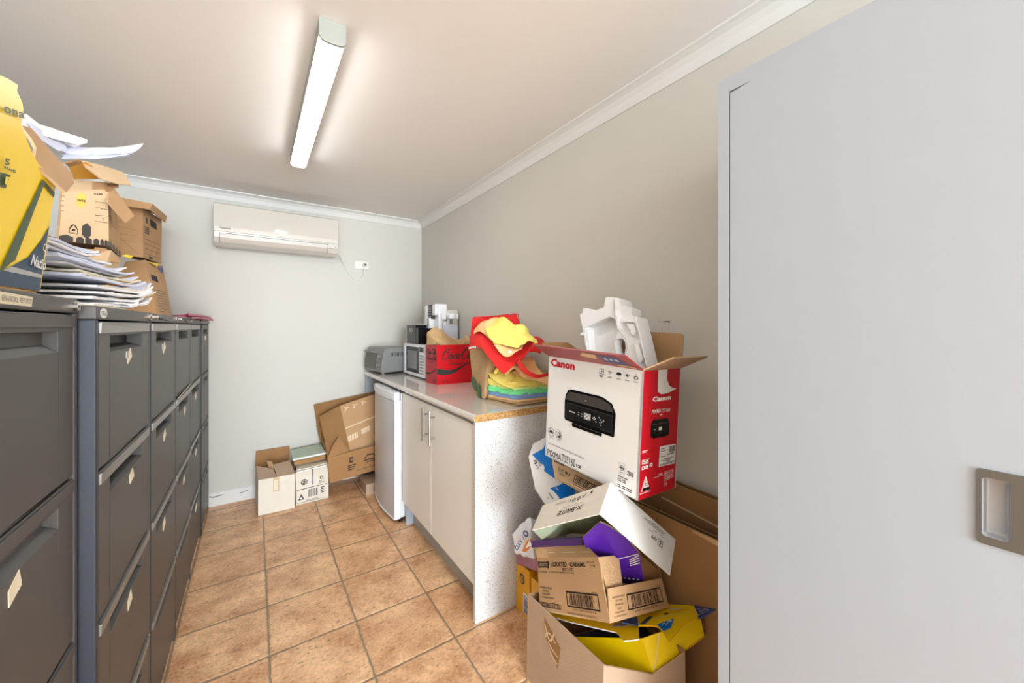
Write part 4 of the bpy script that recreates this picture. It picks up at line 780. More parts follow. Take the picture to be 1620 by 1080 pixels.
b = MB(); drape(b, [[at(783, 541, D=1.80), at(800, 547, D=1.77), at(818, 550, D=1.75), at(827, 544, D=1.75), at(836, 540, D=1.76), at(852, 543, D=1.80)], [at(771, 530, D=1.86), at(790, 535, D=1.80), at(810, 538, D=1.77), at(828, 534, D=1.76), at(842, 534, D=1.78), at(849, 536, D=1.82)], [at(768, 519, D=1.92), at(785, 524, D=1.85), at(805, 530, D=1.80), at(820, 530, D=1.77), at(834, 527, D=1.80), at(838, 529, D=1.86)], [at(775, 514, D=1.95), at(788, 512, D=1.88), at(806, 516, D=1.84), at(820, 515, D=1.81), at(832, 515, D=1.82), at(837, 520, D=1.88)], [at(786, 505, D=1.98), at(796, 501, D=1.94), at(805, 505, D=1.92), at(814, 514, D=1.90), at(826, 516, D=1.90), at(834, 518, D=1.92)]], M['ycloth'], .006, 8, .007, 26, 11)
tag(obj('cleaning_cloth', b, smooth=True), 'bright yellow cloth heaped on top of the red tote bag', 'cloth')

# ================================================================== PILE OF CARTONS BY THE CUPBOARD
# --- printer carton
AX = [V((.0015, -.9994, -.0356)), V((.9997, .0023, -.0226)), V((.0227, -.0356, .9991))]
B = Box8.cuboid((.9103, 1.1332, .7946), AX[0], AX[1], AX[2], (.42, .186, .374))
t = carton('printer_carton', 'large white and red printer carton standing open on top of the pile', B, .005, (0, 1, 2, 3), [M['wboardc'], M['canon'], M['wboardc'], M['wboardc'], M['kraft2']], M['kin'], M['wboardc'])
fc = Face(*B.side(0)); R_ = M['canon']; I = M['ink']; K = M['black']
fc.text('Canon', .034, .906, .337, .982, R_, bold=.045)
for i, s_ in enumerate((.63, .712, .796, .872, .946)):
    m_ = I
    if i == 0: fc.frame(s_ - .022, .918, s_ + .022, .962, .003, m_); fc.rect(s_ - .004, .918, s_, .962, m_); fc.rect(s_, .940, s_ + .022, .944, m_)
    if i == 1:
        for r_ in (.024, .016, .009): 
            for k in range(6): a0, a1 = math.radians(45 + 15 * k), math.radians(60 + 15 * k); fc.poly([(s_ + r_ * math.cos(a0), .925 + r_ * 1.1 * math.sin(a0)), (s_ + (r_ + .003) * math.cos(a0), .925 + (r_ + .003) * 1.1 * math.sin(a0)), (s_ + (r_ + .003) * math.cos(a1), .925 + (r_ + .003) * 1.1 * math.sin(a1)), (s_ + r_ * math.cos(a1), .925 + r_ * 1.1 * math.sin(a1))], m_)
    if i == 2: fc.poly([(s_ - .022, .935), (s_ + .022, .935), (s_ + .022, .950), (s_ + .012, .958), (s_ - .012, .958), (s_ - .022, .950)], m_); fc.poly([(s_ - .012, .924), (s_ + .012, .924), (s_ + .014, .938), (s_ - .014, .938)], M['ltgrey'], 2)
    if i == 3: fc.poly([(s_ - .022, .944), (s_, .930), (s_ + .022, .944), (s_, .958)], m_); fc.poly([(s_ - .016, .944), (s_, .934), (s_ + .016, .944), (s_, .954)], M['wboardc'], 2); fc.disc(s_, .944, .007, m_, 3)
    if i == 4: fc.disc(s_, .936, .020, m_, 1, r0=.013, sq=.6); fc.rect(s_ - .012, .944, s_ + .004, .949, m_); fc.rect(s_ - .004, .949, s_, .966, m_)
    fc.rect(s_ - .02, .902, s_ + .018, .907, m_)
fc.rect(.615, .892, .645, .897, I)
# printer picture
fc.poly([(.233, .607), (.245, .665), (.272, .713), (.31, .724), (.62, .728), (.66, .722), (.745, .690), (.783, .615), (.778, .43), (.768, .418), (.25, .425), (.238, .44)], M['gblack'])
fc.poly([(.25, .620), (.262, .665), (.285, .700), (.64, .708), (.735, .676), (.765, .620)], M['dgrey'], 2)
fc.poly([(.256, .445), (.766, .440), (.764, .600), (.25, .600)], K, 2); fc.frame(.265, .452, .757, .592, .0035, M['dgrey'], 3)
fc.poly([(.34, .388), (.661, .392), (.665, .418), (.64, .455), (.36, .455), (.335, .415)], M['gblack'], 4); fc.rect(.345, .415, .655, .420, M['dgrey'], 5)
fc.rect(.470, .494, .543, .550, M['ltgrey'], 5)
for i in range(3):
    for j in range(3): fc.rect(.478 + .021 * i, .500 + .016 * j, .490 + .021 * i, .508 + .016 * j, M['white'] if (i + j) % 2 else M['greyink'], 6)
fc.text('Canon', .30, .515, .365, .530, M['white'], bold=.03, k=5)
for a, c in ((.41, .535), (.41, .515), (.445, .530), (.445, .510), (.58, .535), (.58, .515), (.568, .525), (.592, .525), (.60, .50), (.63, .545), (.645, .53), (.66, .515), (.64, .505), (.675, .53), (.65, .485)): fc.rect(a - .005, c - .004, a + .005, c + .004, M['white'], 5)
fc.rect(.478, .652, .492, .660, M['white'], 5)
for a in (.076, .175): fc.disc(a, .254, .040, I, 1, r0=.036); 
fc.poly([(.048, .25), (.10, .245), (.10, .262), (.085, .275), (.06, .272)], I, 2); fc.poly([(.16, .232), (.195, .232), (.205, .26), (.185, .282), (.17, .282), (.16, .262)], I, 2); fc.disc(.175, .262, .012, M['white'], 3)
fc.rect(.045, .195, .115, .199, M['ltgrey']); fc.rect(.15, .195, .205, .199, M['ltgrey'])
fc.text('User friendly all-in-one for Everyday Needs', .035, .128, .484, .152, M['greyink'])
fc.text('PIXMA', .036, .016, .221, .078, I); fc.text('TS5160', .226, .024, .389, .094, M['dgrey']); fc.poly([(.401, .036), (.452, .036), (.452, .062), (.401, .062)], I); fc.rect(.41, .044, .443, .053, M['wboardc'], 2)
fc.frame(.832, .150, .886, .240, .002, M['ltgrey']); fc.disc(.859, .200, .018, I, 1, r0=.014); fc.rect(.842, .196, .876, .204, I); fc.rect(.843, .163, .874, .167, I)
for i, (a, c, w_) in enumerate(((.905, .19, .05), (.92, .178, .04), (.905, .166, .055), (.825, .125, .09), (.825, .105, .03), (.865, .105, .03), (.825, .09, .035), (.87, .09, .03), (.825, .055, .03), (.865, .055, .035), (.91, .055, .045), (.825, .04, .03), (.865, .04, .03), (.91, .04, .04), (.84, .012, .04))): fc.rect(a, c, a + w_, c + .007, I)
fc.done(t, 'front_printing')
fc = Face(*B.side(1)); Wt = M['white']
fc.poly([(.374, .999), (.62, .999), (.618, .93), (.64, .895), (.686, .866), (.791, .842), (.895, .838), (.754, .817), (.635, .806), (.48, .803), (.385, .827)], Wt)
fc.text('Canon', .258, .750, .742, .790, Wt, bold=.05); fc.text('PIXMA', .253, .657, .491, .689, Wt, bold=.02); fc.text('TS5160', .50, .654, .735, .684, Wt); fc.rect(.47, .635, .53, .642, Wt)
fc.poly([(.25, .575), (.29, .607), (.68, .602), (.725, .565), (.735, .46), (.257, .472)], K); fc.poly([(.30, .46), (.66, .455), (.66, .485), (.30, .49)], M['gblack'], 2); fc.rect(.45, .515, .53, .542, Wt, 2); fc.rect(.45, .56, .5, .563, M['greyink'], 2); fc.rect(.32, .525, .38, .531, M['ltgrey'], 2); fc.rect(.26, .568, .72, .571, M['greyink'], 2)
fc.poly([(.50, .218), (.93, .209), (.945, .217), (.945, .365), (.93, .373), (.52, .383), (.505, .375), (.495, .228)], Wt)
for i, (a, c, w_) in enumerate(((.53, .357, .12), (.53, .347, .10), (.53, .337, .13), (.53, .292, .14), (.54, .262, .30), (.60, .252, .20), (.64, .270, .25), (.70, .243, .1))): fc.rect(a, c, a + w_, c + .004, I, 2)
fc.bars(.75, .315, .92, .365, I, 12, 3, 2); fc.rect(.70, .30, .90, .306, I, 2); fc.bars(.52, .222, .93, .238, I, 30, 4, 2)
fc.poly([(.076, .062), (.30, .058), (.185, .172), (.165, .172)], Wt); fc.poly([(.10, .070), (.275, .066), (.17, .15)], R_, 2); fc.rect(.10, .064, .28, .085, K, 3); fc.poly([(.12, .09), (.25, .088), (.17, .145)], Wt, 3)
for a, c in ((.16, .115), (.19, .115), (.16, .10), (.19, .10)): fc.rect(a, c, a + .02, c + .01, K, 4)
fc.rect(.045, .045, .31, .050, Wt); fc.rect(.06, .374, .21, .379, Wt); fc.rect(.06, .364, .17, .368, Wt); fc.rect(.065, .305, .25, .309, Wt)
for a, c in ((.07, .275), (.155, .272), (.07, .232), (.155, .232), (.26, .240)): fc.poly([(a, c), (a + .07, c), (a + .075, c + .02), (a + .06, c + .028), (a + .015, c + .028), (a, c + .02)], Wt); fc.rect(a + .02, c + .008, a + .05, c + .018, R_, 2)
for (a, c) in ((.66, .14), (.75, .142), (.84, .145), (.66, .10), (.75, .103), (.84, .106), (.66, .055)): fc.frame(a, c - .012, a + .07, c + .022, .006, Wt); fc.rect(a + .02, c, a + .05, c + .012, Wt)
fc.rect(.37, .14, .62, .1425, Wt); fc.rect(.50, .152, .60, .158, Wt); fc.done(t, 'side_printing')
c = B.t
f1 = flap(t, [c[0], c[1], c[1] + V((-.078, .0, .0455)), c[0] + V((-.078, .0, .0445))][::1], t=.004, m=M['maroon'], mi=M['kin'], label='red-brown printed front flap')
fl = Face(c[0], c[1], c[1] + V((-.078, 0, .0455)), c[0] + V((-.078, 0, .0445)), -.0007)
fl.p = [c[0], c[1], c[1] + V((-.078, 0, .0455)), c[0] + V((-.078, 0, .0445))]; d_ = (fl.p[1] - fl.p[0]).cross(fl.p[3] - fl.p[0]).normalized(); fl.n = d_; fl.lift = .0007 if d_.dot(V((0, 0, 0)) + C0 - c[0]) > 0 else -.0047
fl.poly([(.50, .55), (.66, .45), (.70, .80), (.58, .85)], M['creamboard']); fl.poly([(.72, .30), (.93, .25), (.90, .80), (.71, .82)], M['midblue']); fl.poly([(.80, .12), (.97, .10), (.96, .2), (.82, .22)], M['creamboard'])
for i in range(3): fl.rect(.75 + .05 * i, .5, .78 + .05 * i, .65, M['iceblue'], 2)
fl.done(f1, 'label_printing')
f2 = flap(t, [c[1], c[2], V((1.10, .612, 1.190)), V((.932, .612, 1.194))], t=.004, m=M['greyboard'], mi=M['kin'], label='side flap sticking out, grey printed')
flap(t, [c[3], c[2], c[2] + V((.012, 0, .104)), c[2] + V((.012, .012, .109)), c[3] + V((.012, 0, .104))], t=.004, m=M['kraft'], mi=M['kraft'], label='raised brown back flap')
flap(t, [c[0] + V((.01, 0, 0)), c[3], c[3] + V((-.02, .08, .045)), c[0] + V((.03, .08, .045))][::-1], t=.004, m=M['kraft'], mi=M['kin'])
# polystyrene insert
t = thing('polystyrene_insert', 'white moulded polystyrene insert sticking up out of the printer carton', 'packaging foam', (1.0, .90, 1.10))
def fp(L, X0=.985): return [at(900 + x / 7.715, 460 + y / 7.715, X=X0 + (1080 - y) * .00004) for x, y in L]
def fslab(L, th, X0=.985): b.slab(fp(L[::-1], X0), -th if False else th, M['foam'])
b = MB()
top = [(130, 290), (165, 270), (165, 215), (215, 210), (320, 240), (425, 195), (432, 140), (445, 75), (520, 75), (545, 200), (560, 350), (500, 318), (420, 345), (205, 450), (160, 440)]
left = [(160, 440), (205, 450), (205, 540), (235, 740), (260, 1080), (230, 1080), (205, 715), (180, 545), (135, 548), (140, 512), (172, 500)]
fslab(top, .055, .975); fslab(left, .05, .975)
right = [(520, 75), (600, 85), (650, 100), (680, 170), (750, 200), (760, 290), (800, 305), (850, 500), (905, 720), (975, 1020), (940, 1080), (900, 1080), (670, 790), (718, 700), (690, 590), (650, 540), (600, 480), (575, 400), (560, 350), (545, 200)]
fslab(right, .045, .990)
cav = [(205, 450), (420, 345), (500, 318), (560, 350), (590, 470), (650, 540), (640, 570), (600, 590), (570, 620), (560, 660), (590, 780), (560, 1080), (260, 1080), (235, 740)]
fslab(cav, .015, 1.010); fslab([(205, 450), (225, 440), (250, 740), (240, 760)], .045, .978)
fslab([(545, 615), (575, 590), (560, 660), (595, 790), (575, 800), (550, 680)], .035, .985); fslab([(600, 480), (690, 590), (720, 690), (672, 790), (690, 690), (680, 620), (650, 575), (590, 590), (560, 600)], .030, .993)
fslab([(590, 340), (640, 335), (775, 380), (600, 385)], .03, .975); fslab([(560, 100), (605, 95), (620, 170), (575, 240), (600, 330), (590, 460), (575, 400), (555, 300)], .06, .965)
fslab([(745, 200), (765, 210), (765, 290), (750, 290)], .05, .985); fslab([(800, 305), (815, 305), (975, 1020), (955, 1000)], .06, .972)
fslab([(690, 400), (770, 395), (815, 490), (790, 545), (760, 545), (740, 480)], .03, .978); fslab([(790, 640), (835, 630), (905, 830), (870, 885), (850, 870), (820, 800)], .03, .978)
obj('foam_body', b, t, .003)

# --- blue and white toner box leaning on the end panel
pts = [at(846.7, 772.6, D=1.50), at(865.2, 761.5, D=1.54), at(883, 752.6, D=1.56), at(878.5, 732.6, D=1.60), at(860, 708.9, D=1.67), at(836.3, 722.2, D=1.62)]
back = V((.055, .045, .03))
t = thing('toner_box', 'small blue and white cartridge box wedged under the printer carton', 'box', tuple(pts[0]))
low = [at(863, 797.8, D=1.44), at(887.4, 788.9, D=1.47), at(908.9, 781.5, D=1.50)]
b = MB(); b.slab(pts, .004, M['blue'], M['kin'], M['white']); b.slab([low[0], low[1], low[2], pts[2], pts[1], pts[0]], .004, M['blue'], M['kin'], M['white'])
P8 = [low[0], low[2], low[2] + back, low[0] + back, pts[5], pts[4], pts[4] + back, pts[5] + back]
b.slab([low[0] + back, low[0], pts[0], pts[5], pts[5] + back], .004, M['white']); b.slab([low[2], low[2] + back, pts[4] + back, pts[4], pts[3], pts[2]], .004, M['blue']); b.slab([low[2] + back, low[0] + back, pts[5] + back, pts[4] + back], .004, M['white']); obj('box_body', b, t)
fc = Face(pts[0], pts[2], pts[4], pts[5], .001)
fc.poly([(0, 0), (.50, .0), (.46, .25), (.62, .42), (.62, .86), (.40, .86), (.42, 1), (0, 1)], M['white']); fc.bars(.22, .50, .36, .80, I, 6, 2, 2, 1)
for i in range(4): fc.rect(.42 + .03 * i, .52, .435 + .03 * i, .80 - .06 * (i % 2), M['greyink'], 2)
fc.done(t, 'printing')
fc = Face(low[0], low[2], pts[2], pts[0], .001); fc.poly([(0, 0), (.50, 0), (.50, .3), (.46, .6), (.40, .8), (.34, 1), (0, 1)], M['white']); fc.text('CL Summary', .25, .12, .36, .80, I, turn=-90); fc.text('brother', .60, .40, .69, .90, M['white'], turn=-90)
for i in range(3): fc.rect(.10 + .04 * i, .2, .115 + .04 * i, .62, M['greyink']) 
fc.done(t, 'printing')
# --- biscuit carton under the printer carton
q0, q1, q2, q3 = at(880, 757.5, D=1.47), at(929, 783, D=1.30), at(960, 767, D=1.26), at(872, 720, D=1.50)
dn = V((.16, .05, -.02)); 
q0, q1, q2, q3 = at(878, 757, D=1.47), at(932, 785, D=1.28), at(962, 768, D=1.27), at(872, 722, D=1.49)
B = Box8([q0, q1, q1 + V((.10, .04, .0)), q0 + V((.10, .04, 0))], [q3, q2, q2 + V((.08, .04, -.012)), q3 + V((.08, .04, -.012))])
t = carton('biscuit_carton', 'brown printed biscuit carton squeezed between printer carton and white lid', B, .004, (0, 1, 2, 3), M['creamboard'], M['kin'], M['kedge'], top=True)
fc = Face(*B.side(0)); fc.text('DUET MILK', .14, .50, .42, .66, I, bold=.02); fc.text('FINGER', .16, .34, .30, .44, I, bold=.02); fc.poly([(.05, .82), (.26, .85), (.28, .98), (.08, .98)], I); fc.text('Arnott', .08, .86, .24, .94, M['creamboard'], k=3)
fc.frame(.50, .30, .97, .72, .012, I); fc.bars(.54, .36, .93, .68, I, 22, 9); fc.rect(.52, .20, .9, .235, I); fc.done(t)
# --- white photocopy-paper lid
D_ = dict(a=1.235, b=1.085, c=1.155, d=1.30, e=1.140, f=1.215)
a, b_, c_, d_, e_, f_ = at(841.7, 838.3, D=D_['a']), at(948.3, 812.5, D=D_['b']), at(965.8, 762.5, D=D_['c']), at(858.3, 799.2, D=D_['d']), at(1060, 910, D=D_['e']), at(1069, 853.3, D=D_['f'])
g_ = at(857, 852, D=1.38); h_ = at(905, 842, D=1.46)
B = Box8([a, b_, e_, g_], [d_, c_, f_, h_])
t = carton('box_lid', 'white copy paper box lid lying upside down and askew in the pile', B, .003, (0, 1, 3), [M['wboard'], M['wboardc'], M['wboardc'], M['wboardc'], M['wboardc']], M['olive'], M['wboard'], cat='box lid', bottom=False, top=False)
b = MB(); b.slab(B.top(), .003, M['wboardc'], M['olive'], M['wboard']); lt = obj('lid_top', b, t)
fc = Face(*B.top(), lift=-.0042)
for i in range(22): fc.rect(.02 + .045 * i, .02, .028 + .045 * i, .98, M['oliveline'])  # darker lines drawn across the olive inside of the lid
fc.done(lt, 'ruled_lining')
fc = Face(*B.side(0)); fc.text('X-BRITE', .338, .325, .715, .475, I, bold=.015, turn=180, shear=.2); fc.text('Multi Purpose Copy Paper', .372, .555, .690, .590, M['dgrey'], turn=180)
fc.disc(.53, .765, .024, I, r0=.012); fc.disc(.60, .775, .024, I, r0=.012); fc.frame(.71, .76, .80, .90, .003, M['ltgrey']); fc.disc(.77, .85, .015, M['dgrey']); fc.stroke([(.65, .86), (.66, .76), (.68, .80), (.69, .90)], .006, I); fc.stroke([(.44, .82), (.47, .84), (.48, .77), (.45, .74)], .006, M['greyink'])
for i in range(3): fc.rect(.24, .79 + .03 * i, .40, .803 + .03 * i, M['ltgrey'])
fc.done(t, 'printing')
fc = Face(*B.side(1)); fc.text('APP', .66, .50, .745, .61, I, turn=180, bold=.01); fc.frame(.765, .49, .835, .66, .005, I); fc.stroke([(.78, .55), (.80, .62), (.80, .53), (.82, .6)], .005, I); fc.rect(.76, .455, .845, .463, I)
fc.text('Premium Photocopy Paper', .205, .90, .46, .935, I, turn=180)
for i, (x, y, w_) in enumerate(((.52, .86, .20), (.50, .82, .24), (.60, .90, .24), (.66, .86, .16), (.72, .82, .1), (.68, .74, .05), (.62, .66, .06), (.76, .76, .07))): fc.rect(x, y, x + w_, y + .014, M['dgrey'])
fc.done(t, 'printing')
# --- purple chocolate carton
t = thing('chocolate_carton', 'open purple carton sitting inside the brown biscuit carton', 'box', tuple(at(960, 900, D=1.3)))
pa, pb, pc = at(840, 856, D=1.40), at(922, 850.5, D=1.27), at(924, 862, D=1.28); pd = at(841, 866, D=1.41)
b = MB(); b.slab([pd, pc, pb, pa], .006, M['dpurple'], M['kin'], M['kedge'])
PL = Plane([at(922, 850.5, D=1.25), at(1012, 876, D=1.20), at(1018, 930, D=1.25)][::-1]); PO = [(940, 905), (1018, 932), (1018, 915), (1012, 876), (990, 850), (961, 831), (948.5, 826), (922, 850.5)]
pp = [PL.at(*q_) for q_ in PO]; b.slab(pp, .006, M['purple'], M['kin'], M['kedge']); obj('carton_body', b, t)
fc = Face(PL.at(940, 905), PL.at(1018, 932), PL.at(1012, 876), PL.at(930, 850), .001); fc.poly([(.50, .62), (.97, 1.0), (.98, .99), (.51, .61)], M['white'])
fc.poly([(0, 0), (1, 0), (1, .30), (.72, .18), (.4, .12)], M['dpurple'])
for i in range(4): fc.poly([(.78, .70 - .05 * i + .05), (.98, .98 - .07 * i), (.99, .965 - .07 * i), (.79, .685 - .05 * i + .05)], M['white'], 2)
for i in range(5): fc.poly([(.52 + .09 * i, .12 + .03 * i), (.57 + .09 * i, .12 + .03 * i), (.58 + .09 * i, .16 + .03 * i), (.54 + .09 * i, .155 + .03 * i)], M['white'], 2)
fc.done(t, 'printing')
# --- assorted creams carton
def dd(x, y): return x * .55717 + y * .83039
bl, br, fr_, tl, tr = at(854.3, 965.4, D=1.354), at(964.9, 985.8, D=1.119), at(1058.6, 960, D=1.2586), at(849.5, 881.9, D=1.432), at(946.6, 881, D=1.197)
B = Box8([bl, br, fr_, bl + (fr_ - br)], [tl, tr, V((1.158, .833, .508)), V((1.141, 1.128, .368)) + V((0, 0, .03))])
t = thing('biscuit_carton', 'open brown biscuit carton lettered assorted creams in the middle of the pile', 'box', tuple(br))
b = MB(); ti = M['kin']; te = M['kedge']; b.slab(B.side(0), .004, M['kraft'], ti, te); b.slab(B.bottom(), .004, M['kraft'], ti, te); b.slab(B.side(2), .004, M['kraft2'], ti, te)
ri = [br, fr_, at(1046.4, 914.5, D=1.266), at(961.5, 930.8, D=1.150)]; b.slab(ri, .004, M['kraft'], ti, te)
b.slab([at(961.5, 936, D=1.155), at(985, 930, D=1.20), at(985, 924.4, D=1.21), at(979.9, 885.3, D=1.225), at(971, 878.5, D=1.22), tr], .004, M['kraft'], ti, te)
b.slab([at(1019, 925, D=1.27), at(1048, 920, D=1.30), at(1044, 903, D=1.31), at(1010, 874, D=1.28)], .004, M['kraft2'], ti, te); obj('carton_body', b, t)
f_ = flap(t, [tl, tr, at(921.5, 855.4, D=1.30), at(843.4, 858.8, D=1.46)], label='opened top flap')
fc = Face(tl, tr, at(921.5, 855.4, D=1.30), at(843.4, 858.8, D=1.46)); fc.poly([(0, 0), (.22, 0), (.24, .55), (.10, .65), (.02, .5)], M['tape'])
for x, w_ in ((.25, .12), (.50, .22), (.85, .1)): fc.rect(x, .30, x + w_, .35, M['ptape'])
fc.done(f_, 'tape')
fc = Face(*B.side(0)); I2 = M['dpurple'] if False else M['ink']
fc.poly([(.015, .94), (.05, .92), (.18, .92), (.215, .94), (.225, .87), (.205, .79), (.17, .81), (.06, .81), (.025, .79), (.012, .86)], I2); fc.text('ARNOTTS', .04, .835, .195, .895, M['kraft'], bold=.02, k=3)
fc.text('ASSORTED', .258, .832, .520, .918, I2, bold=.03); fc.text('CREAMS', .568, .834, .80, .912, I2, bold=.03); fc.text('BISCUITS', .442, .760, .619, .815, I2, bold=.01); fc.text('BEST BEFORE :   A CONSUMER PREFERENCE MARK', .01, .712, .62, .745, I2)
fc.text('GROSS WT', .82, .90, .94, .93, I2); fc.text('3.4 kg', .862, .835, .937, .882, I2, bold=.01)
fc.text('CATERING BULK', .014, .415, .235, .452, I2, bold=.01); fc.text('PACKS', .075, .355, .18, .392, I2, bold=.01); fc.text('1.5kg NET', .055, .292, .20, .335, I2, bold=.01); fc.text('3 x 500g PACKS', .02, .23, .25, .27, I2, bold=.01)
fc.frame(.015, .078, .355, .165, .005, I2); fc.text('202280150155', .03, .09, .34, .15, I2, bold=.015)
fc.frame(.456, .150, .91, .412, .012, I2); fc.rect(.456, .385, .91, .412, I2); fc.rect(.456, .150, .91, .175, I2); fc.bars(.50, .185, .85, .375, I2, 34, 11); fc.text('4 93 10072 00591 6', .53, .105, .85, .135, I2); fc.text('400301', .83, .42, .90, .44, I2); fc.text('INDIVIDUAL PACKS NOT FOR SEPARATE SALE', .448, .035, .853, .062, I2); fc.done(t, 'lettering')
fc = Face(*ri); fc.frame(.303, .225, .927, .73, .014, I2); fc.rect(.303, .68, .927, .73, I2); fc.rect(.303, .225, .927, .27, I2); fc.bars(.37, .29, .86, .66, I2, 34, 12)
fc.text('4 93 10072 00591 6', .40, .12, .86, .18, I2); fc.text('400301', .84, .76, .93, .80, I2)
for i, s_ in enumerate(('INDIVIDUAL PACKS', 'NOT FOR', 'SEPARATE', 'SALE', '1.5kg NET', '3 x 500g PACKS')): w_ = .10 * min(1, len(s_) / 12); fc.text(s_, .165 - w_, .68 - .115 * i, .165 + w_, .74 - .115 * i, I2)
fc.done(t, 'lettering')
fc = Face(at(963, 930, D=1.148), at(984, 924.4, D=1.205), at(978, 886, D=1.22), tr, .001); r = random.Random(9)
for i in range(22): x, y = r.uniform(.05, .85), r.uniform(.05, .9); fc.poly([(x, y), (x + .1, y + .01), (x + .08, y + .03), (x + .02, y + .025)], M['ptape'])  # random pale flecks, highlights of the tape drawn as colour
fc.done(t, 'tape')
# --- yellow carton below
ya, yb2, yc, yd = at(1034, 1066, D=1.145), at(1016, 1009.7, D=1.180), at(1110.6, 976.5, D=1.215), at(1117, 1005.5, D=1.19)
yl, yt = at(948, 1046, D=1.19), at(895, 1007, D=1.33); ylb = at(905, 1050, D=1.30)
t = thing('yellow_carton', 'bright yellow carton with torn flaps resting in the low brown carton', 'box', tuple(ya))
bk = V((.09, .20, -.03)); b = MB(); ti = M['kin']; te = M['amber']
B = Box8([ylb, ya, yd, yd + (ylb - ya) * .75], [yt, yb2, yc, yc + (yt - yb2) * .75])
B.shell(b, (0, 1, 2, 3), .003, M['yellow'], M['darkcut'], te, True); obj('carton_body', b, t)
fc = Face(ya, yd, yc, yb2); fc.poly([(.0, .0), (.012, .0), (.28, .97), (.265, .97)], M['cream']); fc.done(t, 'crease')
YA = [at(u, v, D=d) for u, v, d in ((976, 1000, 1.165), (987, 1013, 1.15), (1001, 1012, 1.15), (1011, 1010, 1.155), (1010, 989, 1.19), (968, 975, 1.30), (860, 960, 1.42), (863, 972, 1.39), (905, 984, 1.29))]; PY = Plane(YA)
f_ = flap(t, YA, .003, M['yellow'], M['white'], M['white'], label='torn flap with barcode')
fc = Face(PY.at(966, 993), PY.at(990, 992), PY.at(996, 986), PY.at(972, 985), .0012); fc.rect(0, 0, 1, 1, M['cream']); fc.bars(.08, .15, .9, .85, M['dgrey'], 16, 4, 2); fc.done(f_, 'barcode')
YA = [at(u, v, D=d) for u, v, d in ((1010, 989, 1.185), (1030, 989, 1.17), (1041, 991, 1.165), (1047.6, 997.5, 1.155), (1058, 1014, 1.13), (1068, 1003, 1.135), (1079, 989, 1.15), (1105, 978.6, 1.17), (1098, 957.6, 1.25), (1060, 955.5, 1.27), (1008, 972, 1.27))]; PY = Plane(YA)
f_ = flap(t, YA, .003, M['yellow'], M['white'], M['amber'], label='torn yellow flap with blue logo')
fc = Face(PY.at(1012, 988), PY.at(1103, 978), PY.at(1097, 959), PY.at(1030, 965), .0012)
fc.poly([(0, .0), (.10, .0), (.16, .5), (.05, .5)], M['midblue']); fc.poly([(0, .55), (.9, .75), (.9, .80), (0, .60)], M['amber']); fc.poly([(.2, .36), (.95, .5), (.95, .53), (.2, .39)], M['cream']); fc.disc(.42, .55, .045, M['darkcut'], 2, sq=.7); fc.poly([(.45, .82), (.80, .92), (.78, .97), (.42, .90)], M['iceblue']); fc.done(f_, 'printing')
fc = Face(PY.at(1050, 999), PY.at(1072, 984), PY.at(1066, 978), PY.at(1040, 988), .0014); fc.poly([(0, 0), (.45, -.15), (1, .9), (.8, 1), (0, 1)], M['blue']); fc.stroke([(.15, .5), (.3, .7), (.4, .4), (.55, .65)], .03, M['white'], 3); fc.disc(.68, .7, .13, M['iceblue'], 2); fc.done(f_, 'printing')
f_ = flap(t, [at(u, v, D=d) for u, v, d in ((1105, 978.6, 1.165), (1132.6, 963, 1.165), (1098, 956.6, 1.245))], .003, M['midblue'], M['white'], M['midblue'], label='dark blue flap corner')
fc = Face(at(1104, 974, D=1.175), at(1122, 965, D=1.175), at(1112, 962, D=1.205), at(1099, 964, D=1.215), .001); fc.frame(0, 0, 1, 1, .06, M['white']); fc.rect(.3, .4, .8, .5, M['white']); fc.done(f_, 'printing')
f_ = flap(t, [at(u, v, D=d) for u, v, d in ((985, 984, 1.20), (1010, 988.5, 1.182), (1008, 976, 1.22), (975, 976, 1.24))], .003, M['midblue'], M['white'], M['midblue'], label='dark blue printed flap')
# --- low wide carton on the floor
A_, B_, C_, E_ = (.828, 1.132), (.835, .771), (1.075, .668), (1.150, 1.05)
cb = Box8([(.822, 1.132, 0), (.826, .771, 0), (1.07, .662, 0), (1.150, 1.05, 0)], [(*A_, .304), (*B_, .304), (*C_, .304), (*E_, .304)])
t = carton('cardboard_carton', 'low wide pale brown carton on the floor at the bottom of the pile', cb, .005, (0, 2, 3), M['greyboard'], M['kin'], M['kedge'])
PW = Plane([cb.b[1], cb.b[2], cb.t[2], cb.t[1], (cb.b[1] + cb.t[1]) / 2]); b = MB(); b.slab([cb.b[1], cb.b[2], PW.at(1083, 1033), PW.at(1034, 1067), PW.at(955, 1052.5)], .005, M['greyboard'], M['kin'], M['kedge']); tag(obj('bent_side', b, t), 'near side with its rim bent down')
fc = Face(*cb.side(0), lift=.0008)
fc.poly([(.27, .93), (.50, .76), (.47, .50), (.40, .60), (.34, .66), (.28, .72)], M['kraft3'])
for L in ([(.29, .75), (.35, .80), (.44, .76)], [(.30, .80), (.36, .73), (.42, .86)], [(.33, .70), (.40, .66), (.48, .64)], [(.36, .62), (.41, .58), (.47, .56)], [(.28, .86), (.31, .78), (.29, .72)]): fc.stroke(L, .012, M['creamboard'], 3)
fc.done(t, 'torn_patch')
b = MB(); b.box(.92, 1.0, .95, 1.05, .06, .27, M['oven']); tag(obj('plastic_tub', b, bevel=.01), 'grey plastic tub inside the low pale brown carton', 'tub') if False else None
